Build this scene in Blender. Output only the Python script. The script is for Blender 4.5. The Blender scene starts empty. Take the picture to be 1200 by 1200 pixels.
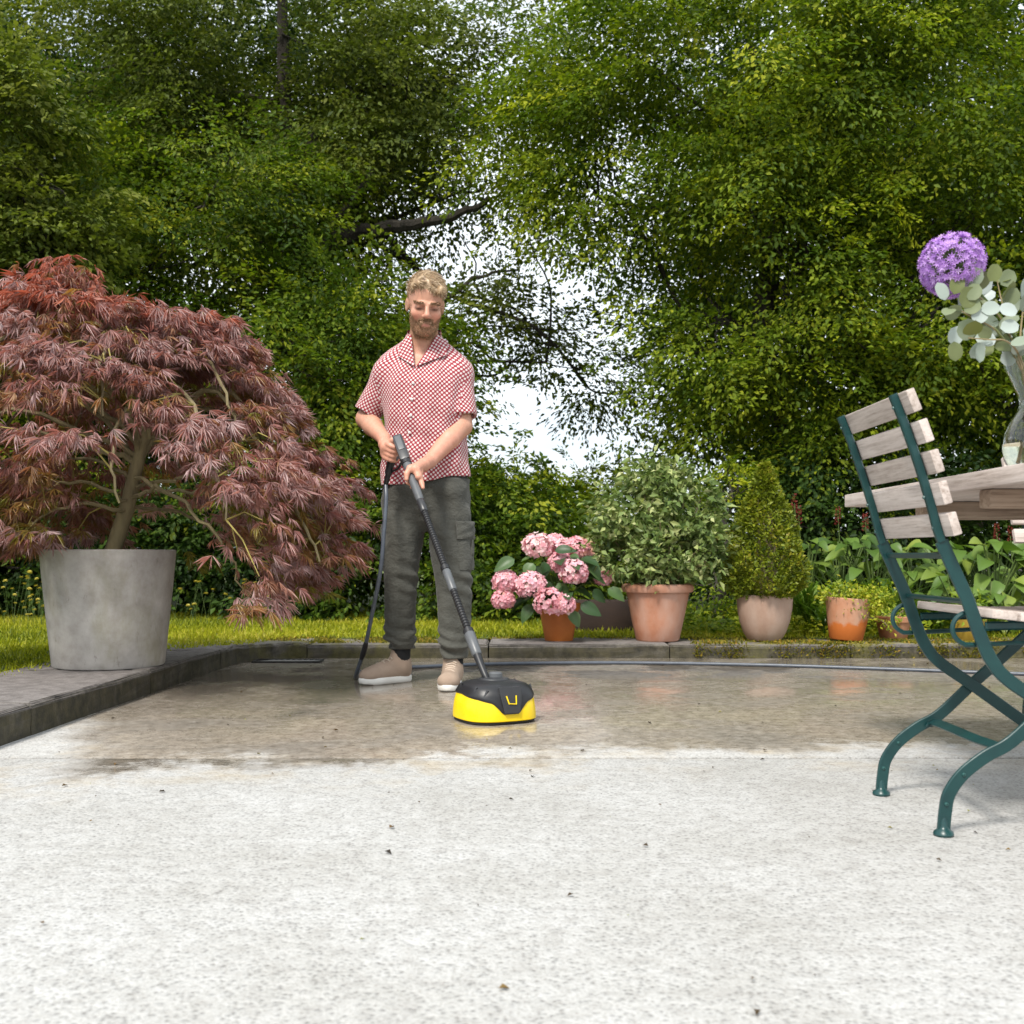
import bpy, bmesh, math, random
import numpy as np
from mathutils import Vector, Matrix

sc = bpy.context.scene
COL = sc.collection
R = math.radians
RNG = np.random.default_rng(7)
random.seed(7)

# ------------------------------------------------------------------ camera
CAMH = 0.57          # camera height over the patio
F = 1300.0           # focal length in pixels of a 1200 px wide picture
cam = bpy.data.cameras.new('camera')
cam.sensor_width = 36.0
cam.lens = F / 1200.0 * 36.0
cam.shift_y = 50.0 / 1200.0
cam.clip_start = 0.05
cam.clip_end = 2000.0
cam.dof.use_dof = True
cam.dof.focus_distance = 3.7
cam.dof.aperture_fstop = 7.1
camo = bpy.data.objects.new('camera', cam)
camo.location = (0, 0, CAMH)
camo.rotation_euler = (R(90), 0, 0)
COL.objects.link(camo)
sc.camera = camo

# ------------------------------------------------------------------ sky, sun, exposure
SUN_EL, SUN_AZ = 52.0, 205.0        # azimuth measured clockwise from +Y (camera looks along +Y)
w = bpy.data.worlds.new('World'); sc.world = w; w.use_nodes = True
nt = w.node_tree; nt.nodes.clear()
out = nt.nodes.new('ShaderNodeOutputWorld')
bg = nt.nodes.new('ShaderNodeBackground'); bg.inputs['Strength'].default_value = 0.10
sky = nt.nodes.new('ShaderNodeTexSky'); sky.sky_type = 'NISHITA'; sky.sun_disc = False
sky.sun_elevation = R(SUN_EL); sky.sun_rotation = R(SUN_AZ)
sky.air_density = 1.0; sky.dust_density = 2.0; sky.ozone_density = 1.0
tc = nt.nodes.new('ShaderNodeTexCoord')
mp = nt.nodes.new('ShaderNodeMapping'); mp.inputs['Scale'].default_value = (1.0, 1.0, 2.2)
nz = nt.nodes.new('ShaderNodeTexNoise'); nz.inputs['Scale'].default_value = 2.1
nz.inputs['Detail'].default_value = 6.0; nz.inputs['Roughness'].default_value = 0.55
rp = nt.nodes.new('ShaderNodeValToRGB')
rp.color_ramp.elements[0].position = 0.30; rp.color_ramp.elements[0].color = (0.45, 0.45, 0.45, 1)
rp.color_ramp.elements[1].position = 0.55; rp.color_ramp.elements[1].color = (1, 1, 1, 1)
mx = nt.nodes.new('ShaderNodeMix'); mx.data_type = 'RGBA'
mx.inputs[7].default_value = (8.2, 8.8, 9.2, 1)      # bright cloud cover
L = nt.links
L.new(tc.outputs['Generated'], mp.inputs['Vector']); L.new(mp.outputs['Vector'], nz.inputs['Vector'])
L.new(nz.outputs['Fac'], rp.inputs['Fac']); L.new(rp.outputs['Color'], mx.inputs[0])
L.new(sky.outputs['Color'], mx.inputs[6]); L.new(mx.outputs[2], bg.inputs['Color'])
L.new(bg.outputs['Background'], out.inputs['Surface'])

sl = bpy.data.lights.new('sun', 'SUN'); sl.energy = 2.8; sl.angle = R(12); sl.color = (1.0, 0.95, 0.87)
so = bpy.data.objects.new('sun', sl); COL.objects.link(so)
_a, _e = R(SUN_AZ), R(SUN_EL)
_d = Vector((math.sin(_a) * math.cos(_e), math.cos(_a) * math.cos(_e), math.sin(_e)))
so.rotation_euler = _d.to_track_quat('Z', 'Y').to_euler(); so.location = _d * 30

sc.view_settings.view_transform = 'Standard'; sc.view_settings.look = 'None'
sc.view_settings.exposure = 0.75; sc.view_settings.gamma = 1.0
sc.view_settings.use_curve_mapping = False
sc.cycles.use_denoising = True
sc.cycles.max_bounces = 8; sc.cycles.diffuse_bounces = 3; sc.cycles.glossy_bounces = 3
sc.cycles.transmission_bounces = 6; sc.cycles.transparent_max_bounces = 6
sc.cycles.sample_clamp_indirect = 6.0

# ------------------------------------------------------------------ helpers
def P(px, py, Y):
    """a point at distance Y that the photograph shows at (px, py)"""
    return np.array([(px - 600.0) / F * Y, Y, CAMH + (650.0 - py) / F * Y])

def nrm(v):
    v = np.asarray(v, float); n = np.linalg.norm(v, axis=-1, keepdims=True)
    return v / np.maximum(n, 1e-9)

def tag(o, label=None, cat=None, group=None, kind=None):
    if label: o['label'] = label
    if cat: o['category'] = cat
    if group: o['group'] = group
    if kind: o['kind'] = kind
    return o

def empty(name, loc, label, cat, group=None):
    o = bpy.data.objects.new(name, None); COL.objects.link(o); o.location = tuple(loc)
    o.empty_display_size = 0.1
    return tag(o, label, cat, group)

def npmesh(name, V, Fc, smooth=False):
    """mesh from numpy vertices (n,3) and faces (m,k)"""
    V = np.ascontiguousarray(V, np.float32); Fc = np.ascontiguousarray(Fc, np.int32)
    me = bpy.data.meshes.new(name)
    m, k = Fc.shape
    me.vertices.add(len(V)); me.vertices.foreach_set('co', V.ravel())
    me.loops.add(m * k); me.loops.foreach_set('vertex_index', Fc.ravel())
    me.polygons.add(m); me.polygons.foreach_set('loop_start', np.arange(m, dtype=np.int32) * k)
    if smooth: me.polygons.foreach_set('use_smooth', np.ones(m, bool))
    me.update(calc_edges=True)
    return me

def link(name, me, mat, parent=None, loc=None):
    o = bpy.data.objects.new(name, me); COL.objects.link(o)
    if mat is not None and len(me.materials) == 0: me.materials.append(mat)
    if parent is not None: o.parent = parent
    if loc is not None: o.location = tuple(loc)
    return o

class MB:
    """collects shapes; build() links them as one mesh"""
    def __init__(s): s.v = []; s.f = []; s.n = 0
    def add(s, V, Fs):
        b = s.n
        s.v.extend([tuple(map(float, p)) for p in V]); s.f.extend([tuple(int(i) + b for i in f) for f in Fs]); s.n = len(s.v)
        return s
    def build(s, name, mat, parent=None, org=(0, 0, 0), smooth=True, angle=40, top=False):
        me = bpy.data.meshes.new(name)
        o3 = np.asarray(org, float)
        me.from_pydata([tuple(np.array(p) - o3) for p in s.v], [], s.f)
        bm = bmesh.new(); bm.from_mesh(me); bmesh.ops.recalc_face_normals(bm, faces=bm.faces); bm.to_mesh(me); bm.free()
        if smooth:
            me.polygons.foreach_set('use_smooth', [True] * len(me.polygons))
            me.set_sharp_from_angle(angle=R(angle))
        me.update()
        return link(name, me, mat, parent, org if top else None)

def frame(d, up=(0, 0, 1)):
    d = nrm(d); u = np.asarray(up, float)
    if abs(np.dot(d, nrm(u))) > 0.97: u = np.array([0, 1.0, 0])
    s = nrm(np.cross(d, u)); u2 = np.cross(s, d)
    return d, s, u2

def spline(pts, n=8):
    """Catmull-Rom through pts"""
    p = [np.asarray(q, float) for q in pts]
    p = [2 * p[0] - p[1]] + p + [2 * p[-1] - p[-2]]
    o = []
    for i in range(1, len(p) - 2):
        for k in range(n):
            t = k / n
            o.append(0.5 * ((2 * p[i]) + (-p[i - 1] + p[i + 1]) * t + (2 * p[i - 1] - 5 * p[i] + 4 * p[i + 1] - p[i + 2]) * t * t
                            + (-p[i - 1] + 3 * p[i] - 3 * p[i + 1] + p[i + 2]) * t ** 3))
    o.append(p[-2])
    return np.array(o)

def tube(pts, rad, n=8, closed=False, up=(0, 0, 1), sect=None):
    """round (or, with sect=(w,t), rectangular) bar along pts -> verts, faces"""
    pts = np.asarray(pts, float); m = len(pts)
    rad = np.full(m, rad) if np.isscalar(rad) else np.asarray(rad, float)
    if sect is not None:
        wv, tv = sect; c = 0.2
        prof = [(-.5 * wv, -.5 * tv * (1 - c * 2)), (-.5 * wv + c * tv, -.5 * tv), (.5 * wv - c * tv, -.5 * tv), (.5 * wv, -.5 * tv * (1 - c * 2)),
                (.5 * wv, .5 * tv * (1 - c * 2)), (.5 * wv - c * tv, .5 * tv), (-.5 * wv + c * tv, .5 * tv), (-.5 * wv, .5 * tv * (1 - c * 2))]
        n = 8
    V = []; prev = None
    for i in range(m):
        if closed: t = pts[(i + 1) % m] - pts[i - 1]
        else: t = pts[min(i + 1, m - 1)] - pts[max(i - 1, 0)]
        t = nrm(t)
        if prev is None: d, s, u = frame(t, up)
        else:
            s = prev - t * np.dot(prev, t); s = nrm(s); u = np.cross(s, t)
        prev = s
        for k in range(n):
            if sect is None:
                a = 2 * math.pi * k / n
                V.append(pts[i] + (s * math.cos(a) + u * math.sin(a)) * rad[i])
            else:
                V.append(pts[i] + s * prof[k][0] + u * prof[k][1])
    Fs = []
    for i in range(m if closed else m - 1):
        j = (i + 1) % m
        for k in range(n):
            l = (k + 1) % n
            Fs.append((i * n + k, i * n + l, j * n + l, j * n + k))
    if not closed:
        Fs.append(tuple(range(n - 1, -1, -1))); Fs.append(tuple((m - 1) * n + k for k in range(n)))
    return V, Fs

def box(c, s, rot=None, bev=0.0):
    """bevelled box -> verts, faces"""
    bm = bmesh.new(); bmesh.ops.create_cube(bm, size=1.0)
    for v in bm.verts: v.co = Vector((v.co.x * s[0], v.co.y * s[1], v.co.z * s[2]))
    if bev > 0: bmesh.ops.bevel(bm, geom=list(bm.edges), offset=bev, segments=2, affect='EDGES', profile=0.6)
    M = np.eye(3) if rot is None else np.array(rot)
    V = [M @ np.array(v.co) + np.asarray(c, float) for v in bm.verts]
    bm.verts.index_update()
    Fs = [tuple(v.index for v in f.verts) for f in bm.faces]
    bm.free()
    return V, Fs

def rotz(a): c, s = math.cos(a), math.sin(a); return np.array([[c, -s, 0], [s, c, 0], [0, 0, 1.0]])
def roty(a): c, s = math.cos(a), math.sin(a); return np.array([[c, 0, s], [0, 1.0, 0], [-s, 0, c]])
def rotx(a): c, s = math.cos(a), math.sin(a); return np.array([[1.0, 0, 0], [0, c, -s], [0, s, c]])

def lathe(prof, n=40, c=(0, 0, 0), wob=0.0):
    """prof: (radius, z) list"""
    V = []; Fs = []; m = len(prof); c = np.asarray(c, float)
    for i, (r, z) in enumerate(prof):
        for k in range(n):
            a = 2 * math.pi * k / n
            rr = r * (1 + wob * math.sin(3 * a + z * 9) * .5 + wob * math.sin(5 * a - z * 17) * .5)
            V.append(c + np.array([rr * math.cos(a), rr * math.sin(a), z]))
    for i in range(m - 1):
        for k in range(n):
            l = (k + 1) % n
            Fs.append((i * n + k, i * n + l, (i + 1) * n + l, (i + 1) * n + k))
    return V, Fs

def copy_tree(o, parent=None):
    c = o.copy(); COL.objects.link(c); c.parent = parent
    for ch in list(o.children): copy_tree(ch, c)
    return c

# ------------------------------------------------------------------ materials
def nodes(name):
    m = bpy.data.materials.new(name); m.use_nodes = True
    t = m.node_tree; t.nodes.clear()
    o = t.nodes.new('ShaderNodeOutputMaterial'); b = t.nodes.new('ShaderNodeBsdfPrincipled')
    t.links.new(b.outputs[0], o.inputs[0])
    return m, t, b, o

def N(t, typ, **kw):
    n = t.nodes.new(typ)
    for k, v in kw.items():
        if k in n.inputs.keys(): n.inputs[k].default_value = v
        else: setattr(n, k, v)
    return n

def ramp(t, fac, stops):
    r = t.nodes.new('ShaderNodeValToRGB'); e = r.color_ramp.elements
    while len(e) < len(stops): e.new(0.5)
    for q, (p, c) in zip(e, stops):
        q.position = p; q.color = (c[0], c[1], c[2], 1) if len(c) == 3 else c
    t.links.new(fac, r.inputs['Fac'])
    return r.outputs['Color']

def noise(t, scale, detail=4, rough=.55, vec=None, sc3=None, coord='Object'):
    n = N(t, 'ShaderNodeTexNoise'); n.inputs['Scale'].default_value = scale
    n.inputs['Detail'].default_value = detail; n.inputs['Roughness'].default_value = rough
    if vec is None:
        vec = N(t, 'ShaderNodeTexCoord').outputs[coord]
    if sc3 is not None:
        mpn = N(t, 'ShaderNodeMapping'); mpn.inputs['Scale'].default_value = sc3
        t.links.new(vec, mpn.inputs['Vector']); vec = mpn.outputs['Vector']
    t.links.new(vec, n.inputs['Vector'])
    return n.outputs['Fac']

def mixc(t, fac, a, b, mode='MIX'):
    m = t.nodes.new('ShaderNodeMix'); m.data_type = 'RGBA'; m.blend_type = mode
    for sock, v in ((m.inputs[0], fac), (m.inputs[6], a), (m.inputs[7], b)):
        if isinstance(v, bpy.types.NodeSocket): t.links.new(v, sock)
        elif isinstance(v, (int, float)): sock.default_value = v
        else: sock.default_value = (v[0], v[1], v[2], 1)
    return m.outputs[2]

def mth(t, op, a, b=None, c=None, clamp=False):
    m = t.nodes.new('ShaderNodeMath'); m.operation = op; m.use_clamp = clamp
    for i, v in enumerate((a, b, c)):
        if v is None: continue
        if isinstance(v, bpy.types.NodeSocket): t.links.new(v, m.inputs[i])
        else: m.inputs[i].default_value = v
    return m.outputs[0]

def bump(t, b, h, strength=.3, dist=.01, prev=None):
    n = t.nodes.new('ShaderNodeBump'); n.inputs['Strength'].default_value = strength; n.inputs['Distance'].default_value = dist
    t.links.new(h, n.inputs['Height'])
    if prev is not None: t.links.new(prev, n.inputs['Normal'])
    t.links.new(n.outputs[0], b.inputs['Normal'])
    return n.outputs[0]

def plain(name, c1, c2=None, scale=20, rough=.5, metal=0.0, bscale=None, bstr=.2, bdist=.004, sc3=None, spec=None, detail=5):
    m, t, b, o = nodes(name)
    c2 = c2 or tuple(x * .75 for x in c1)
    f = noise(t, scale, detail, .6, sc3=sc3)
    t.links.new(ramp(t, f, [(.3, c2), (.7, c1)]), b.inputs['Base Color'])
    b.inputs['Roughness'].default_value = rough; b.inputs['Metallic'].default_value = metal
    if spec is not None: b.inputs['Specular IOR Level'].default_value = spec
    if bscale: bump(t, b, noise(t, bscale, 5, .6, sc3=sc3), bstr, bdist)
    return m

def leafmat(name, stops, trans=.3, rough=.45, tmul=(1.25, 1.35, .6), spec=.35):
    """leaf: colour by the per-leaf value 'var', some light through the blade"""
    m, t, b, o = nodes(name)
    a = N(t, 'ShaderNodeAttribute', attribute_name='var')
    c = ramp(t, a.outputs['Fac'], stops)
    t.links.new(c, b.inputs['Base Color']); b.inputs['Roughness'].default_value = rough
    b.inputs['Specular IOR Level'].default_value = spec
    tr = t.nodes.new('ShaderNodeBsdfTranslucent')
    t.links.new(mixc(t, 1.0, c, tmul, 'MULTIPLY'), tr.inputs['Color'])
    ms = t.nodes.new('ShaderNodeMixShader'); ms.inputs[0].default_value = trans
    t.links.new(b.outputs[0], ms.inputs[1]); t.links.new(tr.outputs[0], ms.inputs[2]); t.links.new(ms.outputs[0], o.inputs[0])
    return m

def setvar(me, arr, name='var', dom='FACE'):
    at = me.attributes.new(name, 'FLOAT', dom); at.data.foreach_set('value', np.asarray(arr, np.float32))

# ------------------------------------------------------------------ leaves
def leaf_arrays(base, axis, normal, ln, wd, var, fold=.18, curl=.12):
    """rhombic folded leaf blades: 4 verts, 2 triangles each"""
    n = len(base); axis = nrm(axis)
    side = nrm(np.cross(axis, normal)); nr = np.cross(side, axis)
    ln = np.broadcast_to(np.asarray(ln, float), (n,))[:, None]; wd = np.broadcast_to(np.asarray(wd, float), (n,))[:, None]
    tip = base + axis * ln - nr * ln * curl
    mid = base + axis * ln * .45
    r = mid + side * wd * .5 + nr * wd * fold; l = mid - side * wd * .5 + nr * wd * fold
    V = np.stack([base, r, tip, l], 1).reshape(-1, 3)
    i = np.arange(n)[:, None] * 4
    Fc = np.concatenate([i + np.array([[0, 1, 2]]), i + np.array([[0, 2, 3]])], 1).reshape(-1, 3)
    return V, Fc, np.repeat(var, 2)

def leaf_mesh(name, parts, org=(0, 0, 0)):
    V = []; Fc = []; va = []; n = 0
    for v, f, a in parts:
        V.append(v); Fc.append(f + n); va.append(a); n += len(v)
    V = np.concatenate(V) - np.asarray(org, float); me = npmesh(name, V, np.concatenate(Fc)); setvar(me, np.concatenate(va))
    return me

def rand_unit(rng, n):
    return nrm(rng.normal(size=(n, 3)))

def sprays(rng, C, OUT, nl, length, width, lsize, var0, droop=.25, up_bias=1.0, jit=.36, asp=.55):
    """flat layered leaf sprays at clump centres C, growing along OUT"""
    n = len(C)
    OUT = nrm(OUT); up = np.array([0, 0, 1.0])
    tilt = nrm(up + .35 * rng.normal(size=(n, 3)))
    side = nrm(np.cross(OUT, tilt)); nn = np.cross(side, OUT); nn *= np.sign(nn[:, 2:3] + 1e-6)
    k = n * nl
    O = np.repeat(OUT, nl, 0); S = np.repeat(side, nl, 0); Nn = np.repeat(nn, nl, 0); CC = np.repeat(C, nl, 0)
    t = rng.random(k) * 1.3 - .3; s = rng.normal(size=k) * .45 * (1.05 - .6 * np.clip(t, 0, 1))
    ls = np.repeat(length * (.65 + .7 * rng.random(n)), nl)
    pos = CC + O * (t * ls)[:, None] + S * (s * width)[:, None] + Nn * (rng.normal(size=k) * .06 * width)[:, None]
    pos[:, 2] -= droop * ls * np.clip(t, 0, 1.2) ** 2
    ax = O * (.55 + .3 * rng.random((k, 1))) + S * (np.sign(s) * (.3 + .7 * rng.random(k)))[:, None] + rng.normal(size=(k, 3)) * .25
    ax[:, 2] -= .25
    nor = nrm(Nn * up_bias + jit * rng.normal(size=(k, 3)))
    sz = lsize * (.6 + .75 * rng.random(k))
    vv = np.clip(np.repeat(var0 + .21 * rng.normal(size=n), nl) + .13 * rng.normal(size=k), 0, 1)
    return leaf_arrays(pos, ax, nor, sz, sz * asp, vv)

def limb(rng, a, b, r0, r1, wob=.06, n=7, seg=7):
    a = np.asarray(a, float); b = np.asarray(b, float)
    L_ = np.linalg.norm(b - a)
    pts = [a + (b - a) * t + rng.normal(size=3) * wob * L_ * math.sin(math.pi * t) for t in np.linspace(0, 1, 5)]
    q = spline(pts, 3)
    return tube(q, np.linspace(r0, r1, len(q)), n), q
# ================================================================== THE SETTING
# ---- materials of the setting
def make_patio_mat():
    m, t, b, o = nodes('patio_concrete')
    co = N(t, 'ShaderNodeTexCoord').outputs['Object']
    sx = N(t, 'ShaderNodeSeparateXYZ'); t.links.new(co, sx.inputs[0])
    X, Y = sx.outputs['X'], sx.outputs['Y']
    # outline of the hosed-down area: wavy front edge, stops short of the left kerb
    n1 = noise(t, 1.3, 5, .6, vec=co); n2 = noise(t, 5.0, 5, .6, vec=co); n3 = noise(t, 2.2, 5, .6, vec=co)
    edge = mth(t, 'MULTIPLY_ADD', X, .16, 3.12)                       # front edge further back to the right
    d1 = mth(t, 'SUBTRACT', Y, edge)
    d1 = mth(t, 'ADD', d1, mth(t, 'MULTIPLY_ADD', n1, 1.1, -.55))
    d1 = mth(t, 'ADD', d1, mth(t, 'MULTIPLY_ADD', n2, .36, -.18))
    d1 = mth(t, 'ADD', d1, mth(t, 'MULTIPLY_ADD', noise(t, 21, 5, .7, vec=co), .34, -.17))
    d2 = mth(t, 'ADD', X, mth(t, 'MULTIPLY_ADD', Y, .35, .16))         # left flank
    d2 = mth(t, 'ADD', d2, mth(t, 'MULTIPLY_ADD', n2, .3, -.15))
    d = mth(t, 'MINIMUM', d1, d2)
    wet = N(t, 'ShaderNodeMapRange'); wet.inputs['From Min'].default_value = -.07; wet.inputs['From Max'].default_value = .17
    wet.interpolation_type = 'SMOOTHSTEP'; t.links.new(d, wet.inputs[0]); W = wet.outputs[0]
    stain = N(t, 'ShaderNodeMapRange'); stain.inputs['From Min'].default_value = -.45; stain.inputs['From Max'].default_value = .05
    t.links.new(d, stain.inputs[0])
    film = N(t, 'ShaderNodeMapRange'); film.inputs['From Min'].default_value = .42; film.inputs['From Max'].default_value = .54
    t.links.new(n3, film.inputs[0])
    fw = mth(t, 'MULTIPLY', film.outputs[0], W)
    # aggregate
    fine = noise(t, 170, 3, .7, vec=co); mid = noise(t, 26, 6, .65, vec=co); big = noise(t, 2.2, 5, .6, vec=co)
    vor = N(t, 'ShaderNodeTexVoronoi', Scale=85.0); t.links.new(co, vor.inputs['Vector'])
    grit = ramp(t, vor.outputs['Distance'], [(.12, (.60, .60, .60)), (.42, (1, 1, 1))])
    dry = ramp(t, mid, [(.30, (.37, .36, .347)), (.52, (.46, .456, .445)), (.75, (.52, .515, .508))])
    dry = mixc(t, 1.0, dry, ramp(t, big, [(.35, (.86, .85, .83)), (.6, (1, 1, 1))]), 'MULTIPLY')
    dry = mixc(t, 1.0, dry, grit, 'MULTIPLY')
    dry = mixc(t, 1.0, dry, ramp(t, fine, [(.32, (.62, .60, .57)), (.5, (1, 1, 1))]), 'MULTIPLY')
    sand = ramp(t, mid, [(.35, (.30, .22, .12)), (.7, (.46, .38, .25))])
    sfac = mth(t, 'MULTIPLY', stain.outputs[0], ramp(t, noise(t, 3.1, 6, .65, vec=co), [(.47, (0, 0, 0)), (.66, (.75, .75, .75))]))
    dry = mixc(t, sfac, dry, sand)
    wetc = ramp(t, mid, [(.28, (.155, .132, .105)), (.5, (.28, .245, .20)), (.74, (.40, .362, .31))])
    wetc = mixc(t, 1.0, wetc, grit, 'MULTIPLY')
    wetc = mixc(t, 1.0, wetc, ramp(t, big, [(.35, (.72, .72, .74)), (.62, (1.08, 1.04, 1.0))]), 'MULTIPLY')
    t.links.new(mixc(t, W, dry, wetc), b.inputs['Base Color'])
    rd = mixc(t, W, (.9, .9, .9), (.33, .33, .33))
    t.links.new(mixc(t, fw, rd, (.055, .055, .055)), b.inputs['Roughness'])
    b.inputs['Specular IOR Level'].default_value = .5
    hgt = mth(t, 'ADD', mth(t, 'MULTIPLY', fine, .6), mth(t, 'MULTIPLY', vor.outputs['Distance'], .7))
    hgt = mth(t, 'ADD', hgt, mth(t, 'MULTIPLY', mid, .8))
    bs = mth(t, 'SUBTRACT', .55, mth(t, 'MULTIPLY', fw, .50))
    bs = mth(t, 'SUBTRACT', bs, mth(t, 'MULTIPLY', mth(t, 'SUBTRACT', W, fw, clamp=True), .28))
    bn = t.nodes.new('ShaderNodeBump'); bn.inputs['Distance'].default_value = .006
    t.links.new(bs, bn.inputs['Strength']); t.links.new(hgt, bn.inputs['Height']); t.links.new(bn.outputs[0], b.inputs['Normal'])
    return m

def make_kerb_mat():
    m, t, b, o = nodes('kerb_concrete')
    co = N(t, 'ShaderNodeTexCoord').outputs['Object']
    mid = noise(t, 22, 6, .65, vec=co); big = noise(t, 2.6, 5, .6, vec=co); fine = noise(t, 150, 3, .7, vec=co)
    c = ramp(t, mid, [(.3, (.11, .097, .09)), (.55, (.20, .18, .17)), (.8, (.275, .25, .24))])
    c = mixc(t, 1.0, c, ramp(t, fine, [(.33, (.55, .55, .55)), (.5, (1, 1, 1))]), 'MULTIPLY')
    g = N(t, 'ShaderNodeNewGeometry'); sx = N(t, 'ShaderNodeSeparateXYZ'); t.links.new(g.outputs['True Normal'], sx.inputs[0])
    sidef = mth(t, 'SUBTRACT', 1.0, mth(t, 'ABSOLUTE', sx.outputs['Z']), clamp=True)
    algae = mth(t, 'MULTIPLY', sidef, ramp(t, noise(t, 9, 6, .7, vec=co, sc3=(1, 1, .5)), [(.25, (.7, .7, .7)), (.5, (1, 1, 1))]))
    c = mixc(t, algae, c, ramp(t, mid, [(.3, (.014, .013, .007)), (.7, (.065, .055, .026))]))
    # moss, thick on the stones by the flower bed and near the corner
    px = N(t, 'ShaderNodeSeparateXYZ'); t.links.new(co, px.inputs[0])
    right = N(t, 'ShaderNodeMapRange'); right.inputs['From Min'].default_value = .85; right.inputs['From Max'].default_value = 1.5
    t.links.new(px.outputs['X'], right.inputs[0])
    corn = N(t, 'ShaderNodeMapRange'); corn.inputs['From Min'].default_value = -.25; corn.inputs['From Max'].default_value = -.75
    t.links.new(px.outputs['X'], corn.inputs[0])
    back = mth(t, 'GREATER_THAN', px.outputs['Y'], 5.9)
    mm = mth(t, 'MULTIPLY', mth(t, 'MAXIMUM', right.outputs[0], mth(t, 'MULTIPLY', corn.outputs[0], .8)), back)
    mm = mth(t, 'MULTIPLY', mm, mth(t, 'SUBTRACT', 1.0, mth(t, 'MULTIPLY', sidef, .7)))
    ms = mth(t, 'MULTIPLY', mm, ramp(t, noise(t, 7, 5, .65, vec=co), [(.44, (0, 0, 0)), (.60, (1, 1, 1))]))
    c = mixc(t, ms, c, ramp(t, fine, [(.3, (.07, .075, .008)), (.7, (.22, .19, .02))]))
    t.links.new(c, b.inputs['Base Color']); b.inputs['Roughness'].default_value = .85
    bump(t, b, mth(t, 'ADD', mid, mth(t, 'MULTIPLY', fine, .6)), .5, .008)
    return m

M = {}
M['patio'] = make_patio_mat()
M['kerb'] = make_kerb_mat()
M['soil'] = plain('soil', (.05, .038, .026), (.022, .017, .012), 14, .95, bscale=60, bstr=.8, bdist=.02)
M['lawn'] = plain('lawn_soil', (.12, .15, .02), (.06, .085, .012), 30, .9, bscale=120, bstr=.8, bdist=.02)
M['grass'] = leafmat('grass_blade', [(0, (.12, .16, .010)), (.35, (.28, .31, .014)), (.7, (.44, .44, .02)), (1, (.55, .48, .07))], .35, .5)

# ---- ground to the horizon, lawn, patio
def sheet(name, poly, z, mat, kind='structure', top=True):
    mb = MB(); mb.add([(x, y, z) for x, y in poly], [tuple(range(len(poly)))])
    o = mb.build(name, mat, smooth=False); o['kind'] = kind
    return o
sheet('ground', [(-600, -600), (600, -600), (600, 900), (-600, 900)], -.05, M['soil'])
LZ = .078
lawn_poly = [(-1.98, -3), (-1.98, 3.9), (-1.93, 4.5), (-1.82, 5.1), (-1.66, 5.55), (-1.38, 6.1), (-1.2, 6.5), (7, 6.5), (14, 6.5), (14, 40), (-20, 40), (-20, -3)]
sheet('lawn', lawn_poly, LZ, M['lawn'])

patio = bpy.data.objects.new('patio', None); COL.objects.link(patio); patio['kind'] = 'structure'
def slab(x0, x1, y0, y1):
    mb = MB(); mb.add(*box(((x0 + x1) / 2, (y0 + y1) / 2, -.06), (x1 - x0, y1 - y0, .12), bev=.004))
    return mb.build('concrete_slab', M['patio'], patio)
slab(-1.75, 7.0, -3.0, 3.104); slab(-1.75, 7.0, 3.120, 6.16)
mb = MB(); mb.add(*box((2.6, 3.112, -.034), (8.7, .0156, .06))); mb.build('joint_filler', M['soil'], patio)

# ---- kerb: each stone a piece
kerb = bpy.data.objects.new('kerb', None); COL.objects.link(kerb); kerb['kind'] = 'structure'
def stone(poly, z0, zt, seed):
    rng = np.random.default_rng(seed)
    bm = bmesh.new()
    lo = [bm.verts.new((x, y, z0)) for x, y in poly]; hi = [bm.verts.new((x, y, z + rng.normal() * .0015)) for (x, y), z in zip(poly, zt)]
    n = len(poly)
    bm.faces.new(lo[::-1]); bm.faces.new(hi)
    for i in range(n): bm.faces.new((lo[i], lo[(i + 1) % n], hi[(i + 1) % n], hi[i]))
    bmesh.ops.recalc_face_normals(bm, faces=bm.faces)
    top = [e for e in bm.edges if all(v in hi for v in e.verts)]
    bmesh.ops.bevel(bm, geom=top, offset=.018, segments=3, affect='EDGES', profile=.5)
    bmesh.ops.subdivide_edges(bm, edges=list(bm.edges), cuts=5, use_grid_fill=True)
    for v in bm.verts:
        f = math.sin(v.co.x * 31 + v.co.y * 23 + seed) * .5 + math.sin(v.co.x * 57 - v.co.y * 71 + v.co.z * 60) * .5
        v.co += Vector((rng.normal() * .0012, rng.normal() * .0012 + f * .0016, rng.normal() * .0008 + f * .001))
    me = bpy.data.meshes.new('kerb_stone'); bm.to_mesh(me); bm.free()
    me.polygons.foreach_set('use_smooth', [True] * len(me.polygons)); me.set_sharp_from_angle(angle=R(45))
    return link('kerb_stone', me, M['kerb'], kerb)
def kx(y): return -1.60 + (y - 1.0) * .0335
ys = [-2.0, -.9, .2, 1.3, 2.4, 3.5, 4.55, 5.52]
for i in range(len(ys) - 1):
    a, b_ = ys[i], ys[i + 1] - .006
    za = .103 - .004 * max(0, a - 3.5); zb = .103 - .004 * max(0, b_ - 3.5)
    stone([(kx(a), a), (kx(b_), b_), (-2.06, b_), (-2.06, a)], -.1, [za, zb, zb, za], i)
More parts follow.
